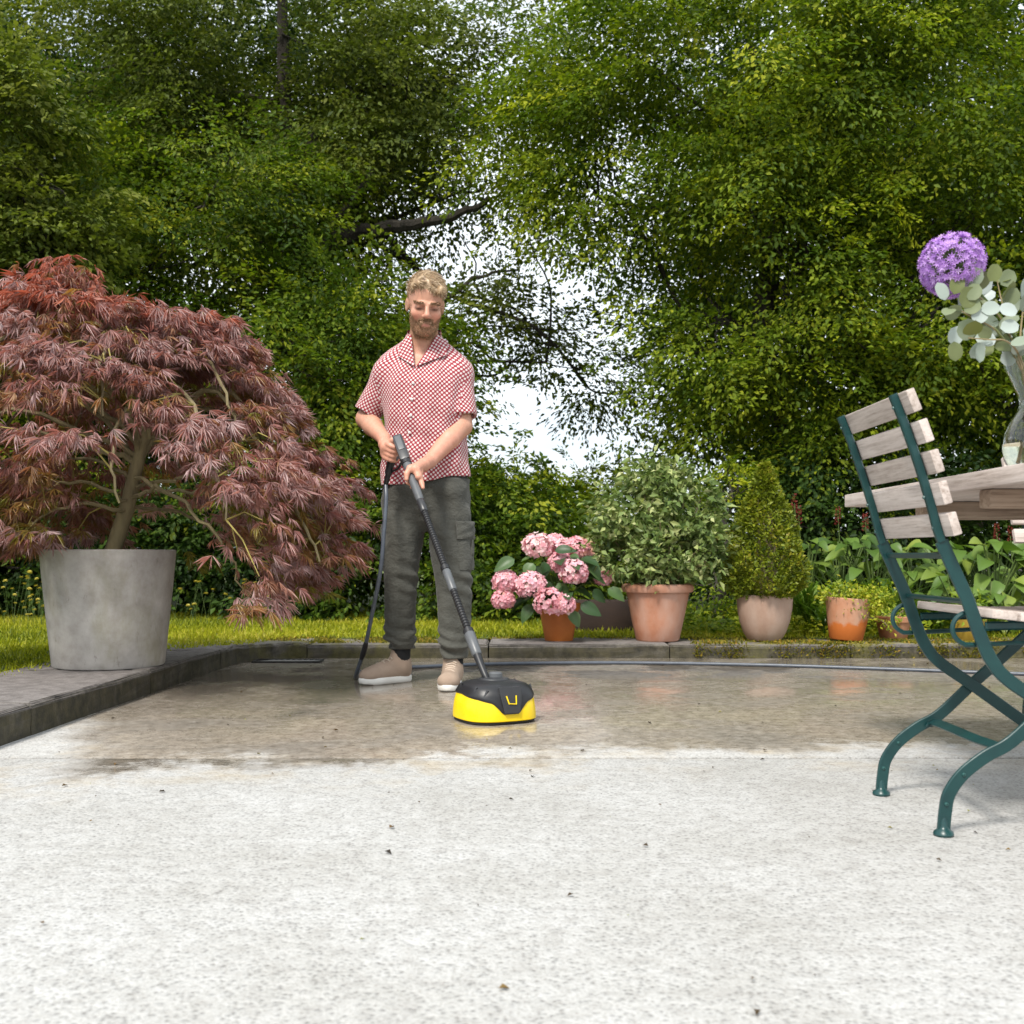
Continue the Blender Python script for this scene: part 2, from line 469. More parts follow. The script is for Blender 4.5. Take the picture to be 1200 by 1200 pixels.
# the rounded corner
stone([(kx(5.52), 5.52), (-1.435, 5.80), (-1.36, 5.99), (-1.22, 6.09), (-1.13, 6.10), (-1.13, 6.58), (-1.5, 6.55), (-1.9, 6.2), (-2.06, 5.52)], -.1, [.095, .093, .09, .085, .08, .08, .08, .085, .095], 21)
x = -1.124
k = 0
while x < 6.8:
    x1 = x + .997
    hz = .076 + .003 * math.sin(k * 2.1)
    stone([(x, 6.10 + .004 * math.sin(k * 3.3)), (x1 - .007, 6.10 + .004 * math.sin(k * 1.7)), (x1 - .007, 6.60), (x, 6.60)], -.1, [hz] * 4, 40 + k)
    x = x1; k += 1

# ---- drain grate in the corner of the patio
dg = empty('drain_grate', (-1.19, 5.90, 0.001), 'small slanted-bar drain grate set in the wet concrete by the kerb corner', 'drain grate')
M['grate'] = plain('grate_metal', (.30, .295, .285), (.20, .195, .185), 40, .5, .1)
M['grate_pan'] = plain('grate_pan', (.03, .028, .025), (.018, .016, .014), 30, .8)
mb = MB()
for cx, cy, sx_, sy_ in ((0, -.065, .36, .012), (0, .065, .36, .012), (-.174, 0, .012, .118), (.174, 0, .012, .118)):
    mb.add(*box((cx, cy, .0045), (sx_, sy_, .009), bev=.0015))
mb.build('frame', M['grate_pan'], dg)
mb = MB(); mb.add(*box((0, 0, .0008), (.345, .125, .0015))); mb.build('pan', M['grate_pan'], dg)
me0 = None
for i in range(9):
    if me0 is None:
        b0 = MB(); b0.add(*box((0, 0, .0035), (.010, .135, .004), rotz(R(-38)), bev=.0010)); o_ = b0.build('bar', M['grate'], dg); me0 = o_.data
    else: o_ = link('bar', me0, None, dg)
    o_.location = (-.125 + i * .031, 0, 0)

# ---- lawn grass: blades
def grass_blades(rng, xs, ys_, hmin, hmax, base_z, lean=.5):
    n = len(xs)
    base = np.stack([xs, ys_, np.full(n, base_z - .004)], 1)
    ax = nrm(np.stack([rng.normal(size=n) * lean, rng.normal(size=n) * lean, np.ones(n)], 1))
    nor = rand_unit(rng, n); h = hmin + (hmax - hmin) * rng.random(n) ** 1.5
    patch = .5 + .28 * np.sin(xs * 2.3 + 1.1 * np.sin(ys_ * 1.7)) * np.sin(ys_ * 2.1 + .6)
    return leaf_arrays(base, ax, nor, h, .0055 + .004 * rng.random(n), np.clip(patch + .18 * rng.normal(size=n), 0, 1), 0.0, .3)
def inside(poly, x, y):
    c = np.zeros(len(x), bool); j = len(poly) - 1
    for i in range(len(poly)):
        xi, yi = poly[i]; xj, yj = poly[j]
        cond = ((yi > y) != (yj > y)) & (x < (xj - xi) * (y - yi) / (yj - yi + 1e-12) + xi)
        c ^= cond; j = i
    return c
gx = RNG.uniform(-4.2, 4.6, 150000); gy = 3.2 + (9.3 - 3.2) * RNG.random(150000) ** .8
ok = inside(lawn_poly, gx, gy) & (np.abs(gx) < gy * .62 + .3) & ((gy > 6.6) | (gx < -1.36) | (gy > 6.45 + .12 * RNG.random(150000)))
gx, gy = gx[ok], gy[ok]
short = (gx > -1.2)
g1 = grass_blades(RNG, gx, gy, .018, .055, LZ)
me = leaf_mesh('lawn_grass', [g1]); o = link('lawn_grass', me, M['grass'])
tag(o, 'short yellow-green grass of the lawn behind the kerb', 'grass', kind='stuff')

# moss tufts and little weeds along the kerb
M['moss'] = leafmat('moss_leaf', [(0, (.05, .06, .006)), (.4, (.15, .15, .012)), (.75, (.28, .22, .02)), (1, (.34, .19, .03))], .25, .7)
n = 16000
mxs = np.concatenate([RNG.uniform(1.0, 4.6, n), RNG.uniform(-1.4, -.3, 5000), RNG.uniform(-.3, 1.0, 1500)])
mys = np.concatenate([6.02 + .54 * RNG.random(n) ** 1.2, 6.20 + .4 * RNG.random(5000), 6.48 + .12 * RNG.random(1500)])
msel = (np.sin(mxs * 9 + 2 * np.sin(mys * 11)) + np.sin(mxs * 23 + mys * 7) + RNG.normal(size=len(mxs)) * .7) > -.1
mxs, mys = mxs[msel], mys[msel]
front = mys < 6.12
mz = np.where(front, RNG.random(len(mxs)) * .075, .074)
mys = np.where(front, 6.092, mys)
base = np.stack([mxs, mys, mz], 1)
ax = nrm(np.stack([RNG.normal(size=len(mxs)) * .7, RNG.normal(size=len(mxs)) * .5 - front * 1.0, np.full(len(mxs), .7)], 1))
me = leaf_mesh('kerb_moss', [leaf_arrays(base, ax, rand_unit(RNG, len(mxs)), .010 + .014 * RNG.random(len(mxs)), .007 + .006 * RNG.random(len(mxs)), np.clip(.5 + .25 * RNG.normal(size=len(mxs)), 0, 1))])
o = link('kerb_moss', me, M['moss']); tag(o, 'yellow and green moss growing over the kerb edge', 'moss', kind='stuff')

# debris on the patio: crumbs of leaf and bark
n = 240
dx_ = RNG.uniform(-1.5, 2.3, n); dy_ = 1.2 + 4.8 * RNG.random(n) ** 1.3
base = np.stack([dx_, dy_, np.full(n, .004)], 1)
ax = nrm(np.stack([RNG.normal(size=n), RNG.normal(size=n), RNG.normal(size=n) * .12], 1))
sz = .004 + .016 * RNG.random(n) ** 3
M['debris'] = leafmat('leaf_crumb', [(0, (.025, .018, .012)), (.55, (.06, .04, .02)), (.8, (.16, .09, .03)), (1, (.22, .24, .04))], .1, .8)
me = leaf_mesh('leaf_crumbs', [leaf_arrays(base, ax, np.tile([0, 0, 1.0], (n, 1)) + .2 * RNG.normal(size=(n, 3)), sz, sz * .6, RNG.random(n), .35)])
o = link('leaf_crumbs', me, M['debris']); tag(o, 'dark crumbs of leaf and bark scattered on the concrete', 'debris', kind='stuff')
# ================================================================== TREES AND HEDGES BEHIND THE LAWN
M['bark'] = plain('dark_bark', (.055, .045, .034), (.02, .017, .013), 12, .95, bscale=40, bstr=.9, bdist=.03, sc3=(1, 1, .3))
HB = [(0, (.022, .045, .006)), (.35, (.055, .10, .009)), (.65, (.125, .18, .013)), (1, (.27, .29, .02))]
M['leaf_hornbeam'] = leafmat('hornbeam_leaf', HB, .36, .55, spec=.16)
M['leaf_bright'] = leafmat('bright_beech_leaf', [(0, (.030, .06, .006)), (.35, (.088, .14, .011)), (.65, (.185, .24, .015)), (1, (.34, .36, .022))], .4, .55, spec=.16)
M['leaf_oak'] = leafmat('oak_leaf', [(0, (.028, .05, .009)), (.4, (.08, .11, .016)), (.75, (.14, .17, .024)), (1, (.21, .23, .04))], .32, .55, spec=.16)
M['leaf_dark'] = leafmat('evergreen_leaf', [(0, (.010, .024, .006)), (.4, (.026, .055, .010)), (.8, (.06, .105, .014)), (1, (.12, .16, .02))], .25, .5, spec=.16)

def in_blob_points(rng, blobs, n, shell=.5):
    """clump centres spread through the outer shell of a union of ellipsoids, with outward directions"""
    vol = np.array([b[3] * b[4] * b[5] for b in blobs]) ** .8
    cnt = (n * vol / vol.sum()).astype(int)
    C = []; O = []
    for b, c in zip(blobs, cnt):
        d = rand_unit(rng, c); r = shell + (1.06 - shell) * rng.random(c) ** .6
        # uneven outline: radius wobbles with direction
        wob = 1 + .16 * np.sin(d[:, 0] * 7 + b[0] * 3) * np.sin(d[:, 2] * 6 + b[2]) + .08 * rng.normal(size=c)
        p = np.array(b[:3]) + d * np.array(b[3:6]) * (r * wob)[:, None]
        C.append(p); O.append(nrm(d * np.array([1, 1, .35]) + np.array([0, 0, -.15]) + .35 * rng.normal(size=(c, 3))))
    return np.concatenate(C), np.concatenate(O)

def blob(px, py, Y, rx, rz, ry=None):
    p = P(px, py, Y); return (p[0], p[1], p[2], rx, ry or rx * .8, rz)

def gaps(rng, C, f=1.0, thr=-.55):
    """holes between the leafy layers"""
    g = np.sin(C[:, 0] * 2.9 * f + 1.3 * np.sin(C[:, 2] * 2.1 * f)) + np.sin(C[:, 2] * 4.3 * f + C[:, 1] * 1.9 * f) + .6 * np.sin(C[:, 0] * 6.1 * f - C[:, 2] * 5.2 * f)
    return g > thr

def tree(name, label, base, blobs, nclump, nleaf, lsize, mat, seed, group=None, trunk=(.16, .05), var0=.45, length=.42, width=.34, limbs=None, shell=.45, thr=-.9, fsc=1.0, droop=.25, nbr=60, cat='tree', zmin=.08, keep=None):
    rng = np.random.default_rng(seed)
    root = empty(name, base, label, cat, group); bz = np.array(base, float)
    C, O = in_blob_points(rng, blobs, nclump, shell)
    k = gaps(rng, C, fsc, thr) & (C[:, 2] > zmin)
    if keep is not None: k &= keep(C)
    C, O = C[k], O[k]
    parts = [sprays(rng, C, O, nleaf, length, width, lsize, var0, droop)]
    # sprays' undersides keep above the soil
    V = parts[0][0]; V[:, 2] = np.maximum(V[:, 2], zmin - .02)
    me = leaf_mesh('crown', parts, bz); link('crown', me, mat, root)
    mb = MB()
    bl = sorted(blobs, key=lambda b: -b[3] * b[5])
    top = np.array(bl[0][:3]) + np.array([0, 0, bl[0][5] * .4])
    (v, f), q = limb(rng, bz + [0, 0, -.1], top, trunk[0], trunk[1] * .6, .03, 9)
    mb.add(v, f)
    tr = mb.build('trunk', M['bark'], root, bz)
    br = MB()
    for b in bl[:14]:
        s = q[min(len(q) - 1, int(len(q) * (.35 + .45 * rng.random())))]
        (v, f), q2 = limb(rng, s, b[:3], trunk[1] * .5, trunk[1] * .16, .07, 6)
        br.add(v, f)
        near = np.argsort(np.linalg.norm(C - np.array(b[:3]), axis=1))
        for j in rng.choice(near[:max(30, len(near) // len(bl))], max(3, nbr // len(bl))):
            s2 = q2[rng.integers(len(q2) // 2, len(q2))]
            (v, f), _ = limb(rng, s2, C[j], trunk[1] * .2, .004, .08, 4)
            br.add(v, f)
    br.build('branches', M['bark'], root, bz)
    if limbs:
        for pts, r0, r1 in limbs:
            lm = MB(); q = spline(pts, 5); q = q + rng.normal(size=q.shape) * .015
            lm.add(*tube(q, np.linspace(r0, r1, len(q)), 8)); lm.build('limb', M['bark'], root, bz)
    return root

HW = 'trees around the lawn'
# spreading tree whose dark limbs show above the man: crown fills the upper left middle
tl = [blob(330, 40, 11.5, 1.9, 1.3), blob(470, 130, 11.2, 1.35, .95), blob(250, 170, 11.6, 1.6, 1.0), blob(560, 60, 11.4, 1.2, 1.0), blob(120, 80, 11.8, 1.8, 1.3),
      blob(420, 330, 11.0, 1.15, .8), blob(560, 215, 11.0, .75, .42), blob(400, 215, 11.3, 1.2, .55), blob(300, 300, 11.3, 1.2, .8), blob(560, 400, 10.8, .85, .55), blob(640, 425, 10.8, .75, .42), blob(690, 455, 10.8, .5, .28), blob(600, 360, 10.9, .55, .3)]
tree('spreading_tree', 'spreading tree with dark forked limbs rising behind the man', (P(335, 0, 11.4)[0], 11.4, LZ), tl, 1900, 105, .056, M['leaf_oak'], 11, HW,
     trunk=(.24, .08), var0=.5, length=.6, width=.5, thr=-.5, keep=lambda C: ~((C[:, 0] > -2.26) & (C[:, 0] < -.20) & (C[:, 2] > 3.2) & (C[:, 2] < 4.1) & (C[:, 1] < 10.9)),
     limbs=[([P(330, 430, 11.2), P(338, 330, 10.9), P(345, 300, 10.7), P(343, 260, 10.6), P(352, 215, 10.6), P(372, 150, 10.7)], .17, .06),
            ([P(340, 320, 10.8), P(368, 300, 10.55), P(400, 278, 10.45), P(440, 270, 10.4), P(485, 262, 10.4), P(530, 254, 10.4), P(575, 232, 10.5)], .105, .025),
            ([P(345, 290, 10.7), P(375, 285, 10.5), P(392, 262, 10.4), P(420, 225, 10.4), P(440, 200, 10.5)], .06, .02),
            ([P(480, 380, 10.8), P(530, 345, 10.6), P(570, 322, 10.6), P(610, 318, 10.6)], .03, .01)])
# hornbeam on the left behind the maple
hl = [blob(180, 330, 9.8, 1.3, .9), blob(330, 440, 9.3, .9, .75), blob(60, 420, 9.9, 1.2, 1.0), blob(400, 390, 9.6, .85, .6), blob(240, 240, 10.1, 1.2, .6), blob(430, 500, 9.3, .7, .65), blob(380, 570, 9.1, .8, .6), blob(200, 530, 9.5, 1.2, .9), blob(30, 240, 10.3, 1.2, .9), blob(480, 430, 9.6, .5, .45), blob(60, 620, 9.3, .9, .6), blob(-120, 400, 9.7, 1.2, 1.6)]
tree('hornbeam_tree', 'dense hornbeam with layered green sprays behind the red maple', (P(250, 0, 9.9)[0], 9.9, LZ), hl, 2100, 118, .050, M['leaf_hornbeam'], 12, HW, trunk=(.14, .05), var0=.52, thr=-.65, length=.55, width=.48)
# near oak spray, top left corner
ol = [blob(20, 240, 8.4, .55, .42), blob(-40, 160, 8.5, .8, .8), blob(60, 290, 8.3, .38, .25), blob(75, 225, 8.4, .35, .3), blob(-30, 340, 8.3, .4, .45)]
tree('oak_tree', 'greyish green oak reaching in above the maple', (P(-120, 0, 8.6)[0], 8.6, LZ), ol, 520, 70, .054, M['leaf_oak'], 13, HW, trunk=(.12, .04), var0=.58, thr=-1.1, length=.34)
# big hornbeam on the right: hanging layered sprays
hr = [blob(880, 120, 9.6, 1.5, 1.2), blob(1080, 160, 9.4, 1.3, 1.3), blob(760, 70, 9.9, 1.1, .85), blob(700, 230, 9.6, .62, .55), blob(680, 160, 9.8, .8, .6), blob(900, 290, 9.3, 1.0, .8), blob(1100, 360, 9.2, 1.0, 1.0),
      blob(830, 350, 9.4, .7, .55), blob(860, 440, 9.3, .75, .55), blob(960, 450, 9.2, .9, .6), blob(820, 420, 9.4, .38, .36), blob(880, 520, 9.3, .5, .42), blob(1200, 260, 9.3, 1.0, 1.2), blob(1180, 480, 9.4, .8, .7), blob(1000, 60, 9.8, 1.6, 1.0), blob(1300, 400, 9.3, 1.0, 1.4), blob(780, 270, 9.5, .55, .45), blob(1000, 540, 9.4, .7, .45)]
tree('hornbeam_tree', 'tall hornbeam with hanging yellow-green sprays above the potted shrubs', (P(960, 0, 9.9)[0], 9.9, LZ), hr, 2700, 118, .049, M['leaf_bright'], 14, HW, trunk=(.18, .06), var0=.46, thr=-.5, droop=.4, nbr=110, length=.55, width=.46, keep=lambda C: ~((C[:, 0] < 1.28) & (C[:, 2] < 2.2)) & ((C[:, 0] > 1.83 + .44 * np.sin(C[:, 2] * 5)) | (np.sin(C[:, 0] * 5.3 + C[:, 2] * 3.1) + np.sin(C[:, 2] * 6.7 - C[:, 1] * 3) > .15) | (C[:, 2] > 3.05)))
# dark tree mass further back right and left
db = [blob(980, 330, 13, 2.2, 2.2), blob(1150, 500, 12.5, 1.6, 1.4), blob(1250, 250, 13, 2.0, 2.4), blob(880, 560, 12.5, 1.0, .9), blob(1020, 560, 12.4, 1.2, .8), blob(1000, 80, 13.5, 2.4, 1.8), blob(900, 420, 12.8, 1.2, 1.2), blob(1120, 340, 12.6, 1.6, 1.6)]
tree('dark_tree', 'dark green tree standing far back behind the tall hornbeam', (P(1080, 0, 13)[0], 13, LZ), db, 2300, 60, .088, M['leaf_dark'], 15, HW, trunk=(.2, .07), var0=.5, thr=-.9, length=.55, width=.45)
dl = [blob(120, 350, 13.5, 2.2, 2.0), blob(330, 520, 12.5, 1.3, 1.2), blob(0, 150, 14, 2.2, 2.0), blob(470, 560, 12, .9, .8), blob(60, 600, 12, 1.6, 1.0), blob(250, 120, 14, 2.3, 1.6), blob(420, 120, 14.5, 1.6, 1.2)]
tree('dark_tree', 'dark green tree standing far back behind the red maple', (P(150, 0, 13.3)[0], 13.3, LZ), dl, 2000, 56, .088, M['leaf_dark'], 16, HW, trunk=(.2, .07), var0=.5, thr=-.75, length=.55, width=.45)

# clipped and loose shrubs that close the garden
HG = 'shrubs closing the garden'
def shrub(name, label, blobs, n, nl, ls, mat, seed, var0=.45, thr=-1.2, length=.26, width=.24, cat='shrub'):
    c = np.mean([b[:2] for b in blobs], axis=0)
    return tree(name, label, (c[0], c[1], LZ), blobs, n, nl, ls, mat, seed, HG, trunk=(.05, .025), var0=var0, thr=thr, length=length, width=width, cat=cat, nbr=24, shell=.55)
shrub('dark_hedge', 'dark leafy hedge directly behind the man', [blob(420, 640, 8.7, .55, .5), blob(500, 610, 8.8, .6, .6), blob(580, 630, 8.8, .55, .5), blob(650, 660, 8.6, .5, .38), blob(540, 690, 8.4, .55, .25), blob(450, 700, 8.3, .5, .22), blob(640, 700, 8.4, .5, .2)], 900, 44, .05, M['leaf_hornbeam'], 21, .36)
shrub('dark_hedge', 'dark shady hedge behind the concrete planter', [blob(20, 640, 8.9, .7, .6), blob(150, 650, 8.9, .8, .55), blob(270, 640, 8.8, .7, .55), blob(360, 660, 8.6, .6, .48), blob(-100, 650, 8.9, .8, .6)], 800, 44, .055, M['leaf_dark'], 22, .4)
shrub('loose_shrub', 'light green loose shrub under the bright gap of sky', [blob(640, 600, 10.2, .55, .38), blob(700, 590, 10.4, .6, .35), blob(770, 610, 10.3, .5, .36), blob(600, 590, 10.0, .4, .4), blob(690, 640, 9.8, .9, .4)], 620, 42, .055, M['leaf_bright'], 23, .5)
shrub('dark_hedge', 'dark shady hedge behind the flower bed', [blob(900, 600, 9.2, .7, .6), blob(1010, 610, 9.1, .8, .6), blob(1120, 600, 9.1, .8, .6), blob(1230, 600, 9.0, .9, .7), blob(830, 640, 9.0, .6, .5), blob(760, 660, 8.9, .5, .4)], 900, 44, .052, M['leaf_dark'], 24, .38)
shrub('yellow_green_shrub', 'small yellow-green shrub between the cone bush and the leafy potted shrub', [blob(848, 620, 7.6, .26, .32), blob(835, 690, 7.4, .28, .2), blob(860, 570, 7.9, .2, .2)], 170, 40, .035, M['leaf_bright'], 25, .55, length=.15, width=.15)
# ================================================================== PLANTER AND RED MAPLE
def concrete_mat():
    m, t, b, o = nodes('planter_concrete')
    co = N(t, 'ShaderNodeTexCoord').outputs['Object']
    mid = noise(t, 14, 7, .65, vec=co); big = noise(t, 3.2, 5, .6, vec=co); fine = noise(t, 180, 3, .7, vec=co)
    c = ramp(t, mid, [(.28, (.32, .295, .265)), (.55, (.43, .405, .375)), (.78, (.50, .475, .445))])
    c = mixc(t, ramp(t, noise(t, 4, 6, .65, vec=co, sc3=(1.4, 1.4, .6)), [(.5, (0, 0, 0)), (.68, (.55, .55, .55))]), c, (.25, .235, .15))
    c = mixc(t, ramp(t, noise(t, 30, 6, .75, vec=co, sc3=(1, 1, .35)), [(.60, (0, 0, 0)), (.70, (.6, .6, .6))]), c, (.15, .13, .11))
    c = mixc(t, 1.0, c, ramp(t, big, [(.35, (.84, .83, .84)), (.62, (1.05, 1.05, 1.05))]), 'MULTIPLY')
    t.links.new(c, b.inputs['Base Color']); b.inputs['Roughness'].default_value = .85
    bump(t, b, mth(t, 'ADD', mid, mth(t, 'MULTIPLY', fine, .5)), .25, .004)
    return m
M['planter'] = concrete_mat()
PL = np.array([-1.715, 4.72, .1005])
pl = empty('concrete_planter', PL, 'large round tapered concrete planter standing on the wide kerb', 'planter')
def pot_wall(prof_out, th, floor, n=48, wob=0.0):
    """closed pot: outer profile bottom to top, then the inner wall down to the soil"""
    r0, z0 = prof_out[0]
    pr = [(0.001, z0)] + list(prof_out)
    rt, zt = prof_out[-1]
    pr += [(rt - th * .35, zt + .004), (rt - th, zt), (max(prof_out[0][0] - th, .02), floor), (0.001, floor)]
    return lathe(pr, n, wob=wob)
mb = MB(); mb.add(*pot_wall([(.222, 0), (.228, .006), (.245, .17), (.262, .34), (.276, .487)], .03, .02, 64, .004))
mb.build('pot_wall', M['planter'], pl)
mb = MB(); mb.add(*lathe([(.24, .435), (.15, .445), (.001, .45)], 32, wob=.02)); mb.build('soil', M['soil'], pl)

M['maple_bark'] = plain('maple_bark', (.27, .22, .11), (.12, .095, .05), 16, .85, bscale=50, bstr=.6, bdist=.01, sc3=(1, 1, .3))
M['maple_twig'] = plain('maple_twig', (.34, .29, .07), (.20, .15, .04), 10, .7)
def maple_leaf_mat():
    m, t, b, o = nodes('maple_leaf')
    a = N(t, 'ShaderNodeAttribute', attribute_name='var')
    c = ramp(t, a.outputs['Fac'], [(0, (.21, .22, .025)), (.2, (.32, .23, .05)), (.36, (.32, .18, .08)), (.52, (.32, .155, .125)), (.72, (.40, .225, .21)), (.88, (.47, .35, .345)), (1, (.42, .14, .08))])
    t.links.new(c, b.inputs['Base Color']); b.inputs['Roughness'].default_value = .36; b.inputs['Specular IOR Level'].default_value = .55
    tr = t.nodes.new('ShaderNodeBsdfTranslucent'); t.links.new(mixc(t, 1.0, c, (1.35, .8, .62), 'MULTIPLY'), tr.inputs['Color'])
    ms = t.nodes.new('ShaderNodeMixShader'); ms.inputs[0].default_value = .33
    t.links.new(b.outputs[0], ms.inputs[1]); t.links.new(tr.outputs[0], ms.inputs[2]); t.links.new(ms.outputs[0], o.inputs[0])
    return m
M['maple_leaf'] = maple_leaf_mat()

def build_maple():
    rng = np.random.default_rng(5)
    base = PL + np.array([0.0, 0, .455])
    root = empty('japanese_maple', base, 'weeping red-purple Japanese maple with lacy leaves growing in the concrete planter', 'tree')
    c0 = np.array([-1.82, 4.75])
    # trunk
    tp = spline([base + [0, 0, -.02], P(140, 622, 4.72), P(150, 590, 4.72), P(158, 555, 4.73), P(166, 525, 4.74), P(176, 495, 4.75)], 5)
    mb = MB(); mb.add(*tube(tp, np.linspace(.036, .024, len(tp)), 10)); mb.build('trunk', M['maple_bark'], root, base)
    bmb = MB(); tw = MB()
    def ztop(x, y):
        dx = (x - c0[0]); dy = (y - c0[1]); r = np.sqrt((dx / 1.12) ** 2 + (dy / .92) ** 2)
        return 1.70 - .92 * r ** 2.3 + .055 * np.sin(x * 9 + y * 4) + .045 * np.sin(y * 11 - x * 5)
    fork = tp[-1]
    # main limbs arch up and out, then weep
    limbs = []
    nl = 22
    for i in range(nl):
        a = 2 * math.pi * i / nl + rng.normal() * .12
        rr = .62 + .38 * rng.random()
        ex, ey = c0[0] + math.cos(a) * 1.12 * rr, c0[1] + math.sin(a) * .86 * rr
        lev = rng.random()
        s = tp[-1 - int(lev * 9)] if len(tp) > 10 else fork
        zt = ztop(ex, ey) - .06 - lev * .28
        mxy = (np.array([ex, ey]) * .5 + s[:2] * .5)
        zm = max(s[2] + .06, min(ztop(*mxy) - .10 - lev * .35, s[2] + .75))
        e2 = np.array([ex + math.cos(a) * .1, ey + math.sin(a) * .08, max(zt - .22, .55)])
        q = spline([s, np.array([*(s[:2] * .75 + mxy * .25), s[2] * .55 + zm * .45]), np.array([mxy[0], mxy[1], zm]), np.array([ex, ey, zt]), e2], 5)
        q += rng.normal(size=q.shape) * .006
        bmb.add(*tube(q, np.linspace(.014, .004, len(q)), 6)); limbs.append(q)
    # low limbs: bare twigs showing to the left and right of the trunk
    for pts in ([P(152, 585, 4.72), P(185, 572, 4.6), P(230, 575, 4.5), P(275, 600, 4.45), P(310, 640, 4.45)],
                [P(155, 570, 4.72), P(200, 562, 4.75), P(250, 560, 4.8), P(310, 580, 4.8), P(360, 630, 4.75)],
                [P(150, 592, 4.72), P(120, 570, 4.65), P(75, 565, 4.6), P(35, 585, 4.55), P(0, 615, 4.5)],
                [P(156, 565, 4.72), P(110, 540, 4.75), P(50, 545, 4.8), P(-20, 580, 4.8)],
                [P(150, 600, 4.72), P(100, 590, 4.5), P(55, 600, 4.45), P(20, 640, 4.4)],
                [P(160, 560, 4.72), P(215, 590, 4.45), P(260, 640, 4.4), P(285, 690, 4.45)],
                [P(150, 595, 4.75), P(210, 600, 4.95), P(280, 640, 5.0), P(330, 690, 5.0)]):
        q = spline(pts, 5); q += rng.normal(size=q.shape) * .008
        bmb.add(*tube(q, np.linspace(.010, .003, len(q)), 6)); limbs.append(q)
    # leaf clump sites: on the dome in tiers, thinner inside, long skirt on the right
    n = 1400
    a = rng.random(n) * 2 * math.pi; r = np.sqrt(rng.random(n)) * 1.02
    x = c0[0] + np.cos(a) * r * 1.08; y = c0[1] + np.sin(a) * r * .92
    dz = np.abs(rng.normal(size=n)) * .13 + (rng.random(n) < .25) * rng.random(n) * .45
    z = ztop(x, y) - dz
    # tiers: pull heights towards stepped layers
    zz = z + .05 * np.sin(x * 4 + y * 3); z = z - .4 * ((zz * 6.5) % 1 - .5) / 6.5
    right = np.clip((x - c0[0]) / 1.1, 0, 1); frontm = y < c0[1] - .25
    zmin = np.where(frontm, .78, .62) - .30 * right * ~frontm
    zmin = np.where(frontm & (x < -1.35) & (x > -2.1), .98, zmin)
    ok = (z > zmin) & ~((dz > .16) & (rng.random(n) < .35))
    # a few ragged windows
    win = (np.sin(x * 7.1 + 1.0) + np.sin(z * 9.3 + x * 3 + y * 5) < -1.35); ok &= ~win
    ok &= ~((y > c0[1] + .25) & (rng.random(n) < .45)); ok &= ~((z < 1.15) & (rng.random(n) < .28)); hole = (np.abs(x + 1.8) < .5) & (z < 1.25) & (z > .75) & (y < c0[1] + .3) & (rng.random(n) < .55); ok &= ~hole
    C = np.stack([x, y, z], 1)[ok]; depth = dz[ok]
    # skirt to the right, hanging down beside the planter
    m = 210
    sx_ = -1.45 + .55 * rng.random(m) ** .8; sy_ = 4.72 + .42 * rng.normal(size=m) * .8; top_ = .98 - .35 * np.abs(sx_ + 1.05); sz_ = .40 + (top_ - .40) * rng.random(m)
    okk = (sx_ > -1.21 + .35 * np.clip(.75 - sz_, 0, .3)) & ~((np.abs(sx_ + 1.12) < .10) & (rng.random(m) < .6))
    C2 = np.stack([sx_, sy_, sz_], 1)[okk]
    # left drooping fringe
    m = 110
    lx = -2.40 + .60 * rng.random(m); ly = 4.70 + .3 * rng.normal(size=m); lz = .60 + .40 * rng.random(m)
    C3 = np.stack([lx, ly, lz], 1)
    Call = np.concatenate([C, C2, C3]); dep = np.concatenate([depth, .12 + .2 * rng.random(len(C2)), .15 + .2 * rng.random(len(C3))])
    allq = np.concatenate(limbs)
    for j in range(len(Call)):
        d = np.linalg.norm(allq - Call[j], axis=1)
        if rng.random() < .7 and d.min() < .3:
            s = allq[np.argmin(d + rng.random(len(d)) * .05)]
            md = (s + Call[j]) / 2 + np.array([0, 0, .03])
            tw.add(*tube([s, md, Call[j]], [.0042, .003, .0018], 3))
    bmb.build('branches', M['maple_bark'], root, base); tag(tw.build('twigs', M['maple_twig'], root, base, smooth=False), kind='stuff')
    # lacy leaves: each 7 narrow drooping lobes
    nl = 12; K = len(Call) * nl
    out = nrm(Call - np.array([c0[0], c0[1], .9])); out[:, 2] = 0; out = nrm(out + 1e-6)
    cc = np.repeat(Call, nl, 0); oo = np.repeat(out, nl, 0)
    t = rng.random(K); s = rng.normal(size=K)
    sd = np.cross(oo, [0, 0, 1.0])
    lp = cc + oo * ((t - .25) * .17)[:, None] + sd * (s * .055)[:, None]; lp[:, 2] += rng.normal(size=K) * .016 - .035 * t ** 2
    la = nrm(oo * .8 + sd * (s * .35)[:, None] + rng.normal(size=(K, 3)) * .35 + np.array([0, 0, -.35]))
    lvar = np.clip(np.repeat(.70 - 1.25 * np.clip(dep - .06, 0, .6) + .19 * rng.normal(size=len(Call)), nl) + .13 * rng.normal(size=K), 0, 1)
    red = np.repeat((Call[:, 2] > 1.52 + .1 * rng.random(len(Call))), nl) & (rng.random(K) < .6); lvar = np.where(red, .97 + .03 * rng.random(K), np.minimum(lvar, .9))
    nb = 9
    base7 = np.repeat(lp, nb, 0); ax7 = np.repeat(la, nb, 0)
    nor7 = np.repeat(nrm(np.array([0, 0, 1.0]) + .5 * rng.normal(size=(K, 3))), nb, 0)
    sd7 = nrm(np.cross(ax7, nor7)); ang = np.tile(np.linspace(-1.35, 1.35, nb), K)
    d7 = ax7 * np.cos(ang)[:, None] + sd7 * np.sin(ang)[:, None]; d7[:, 2] -= .42; d7 += .12 * rng.normal(size=d7.shape)
    ln = np.repeat(.055 + .036 * rng.random(K), nb) * (1 - .32 * np.abs(ang) / 1.25)
    part = leaf_arrays(base7, d7, nor7 + .4 * rng.normal(size=nor7.shape), ln, ln * .066, np.repeat(lvar, nb), .1, .22)
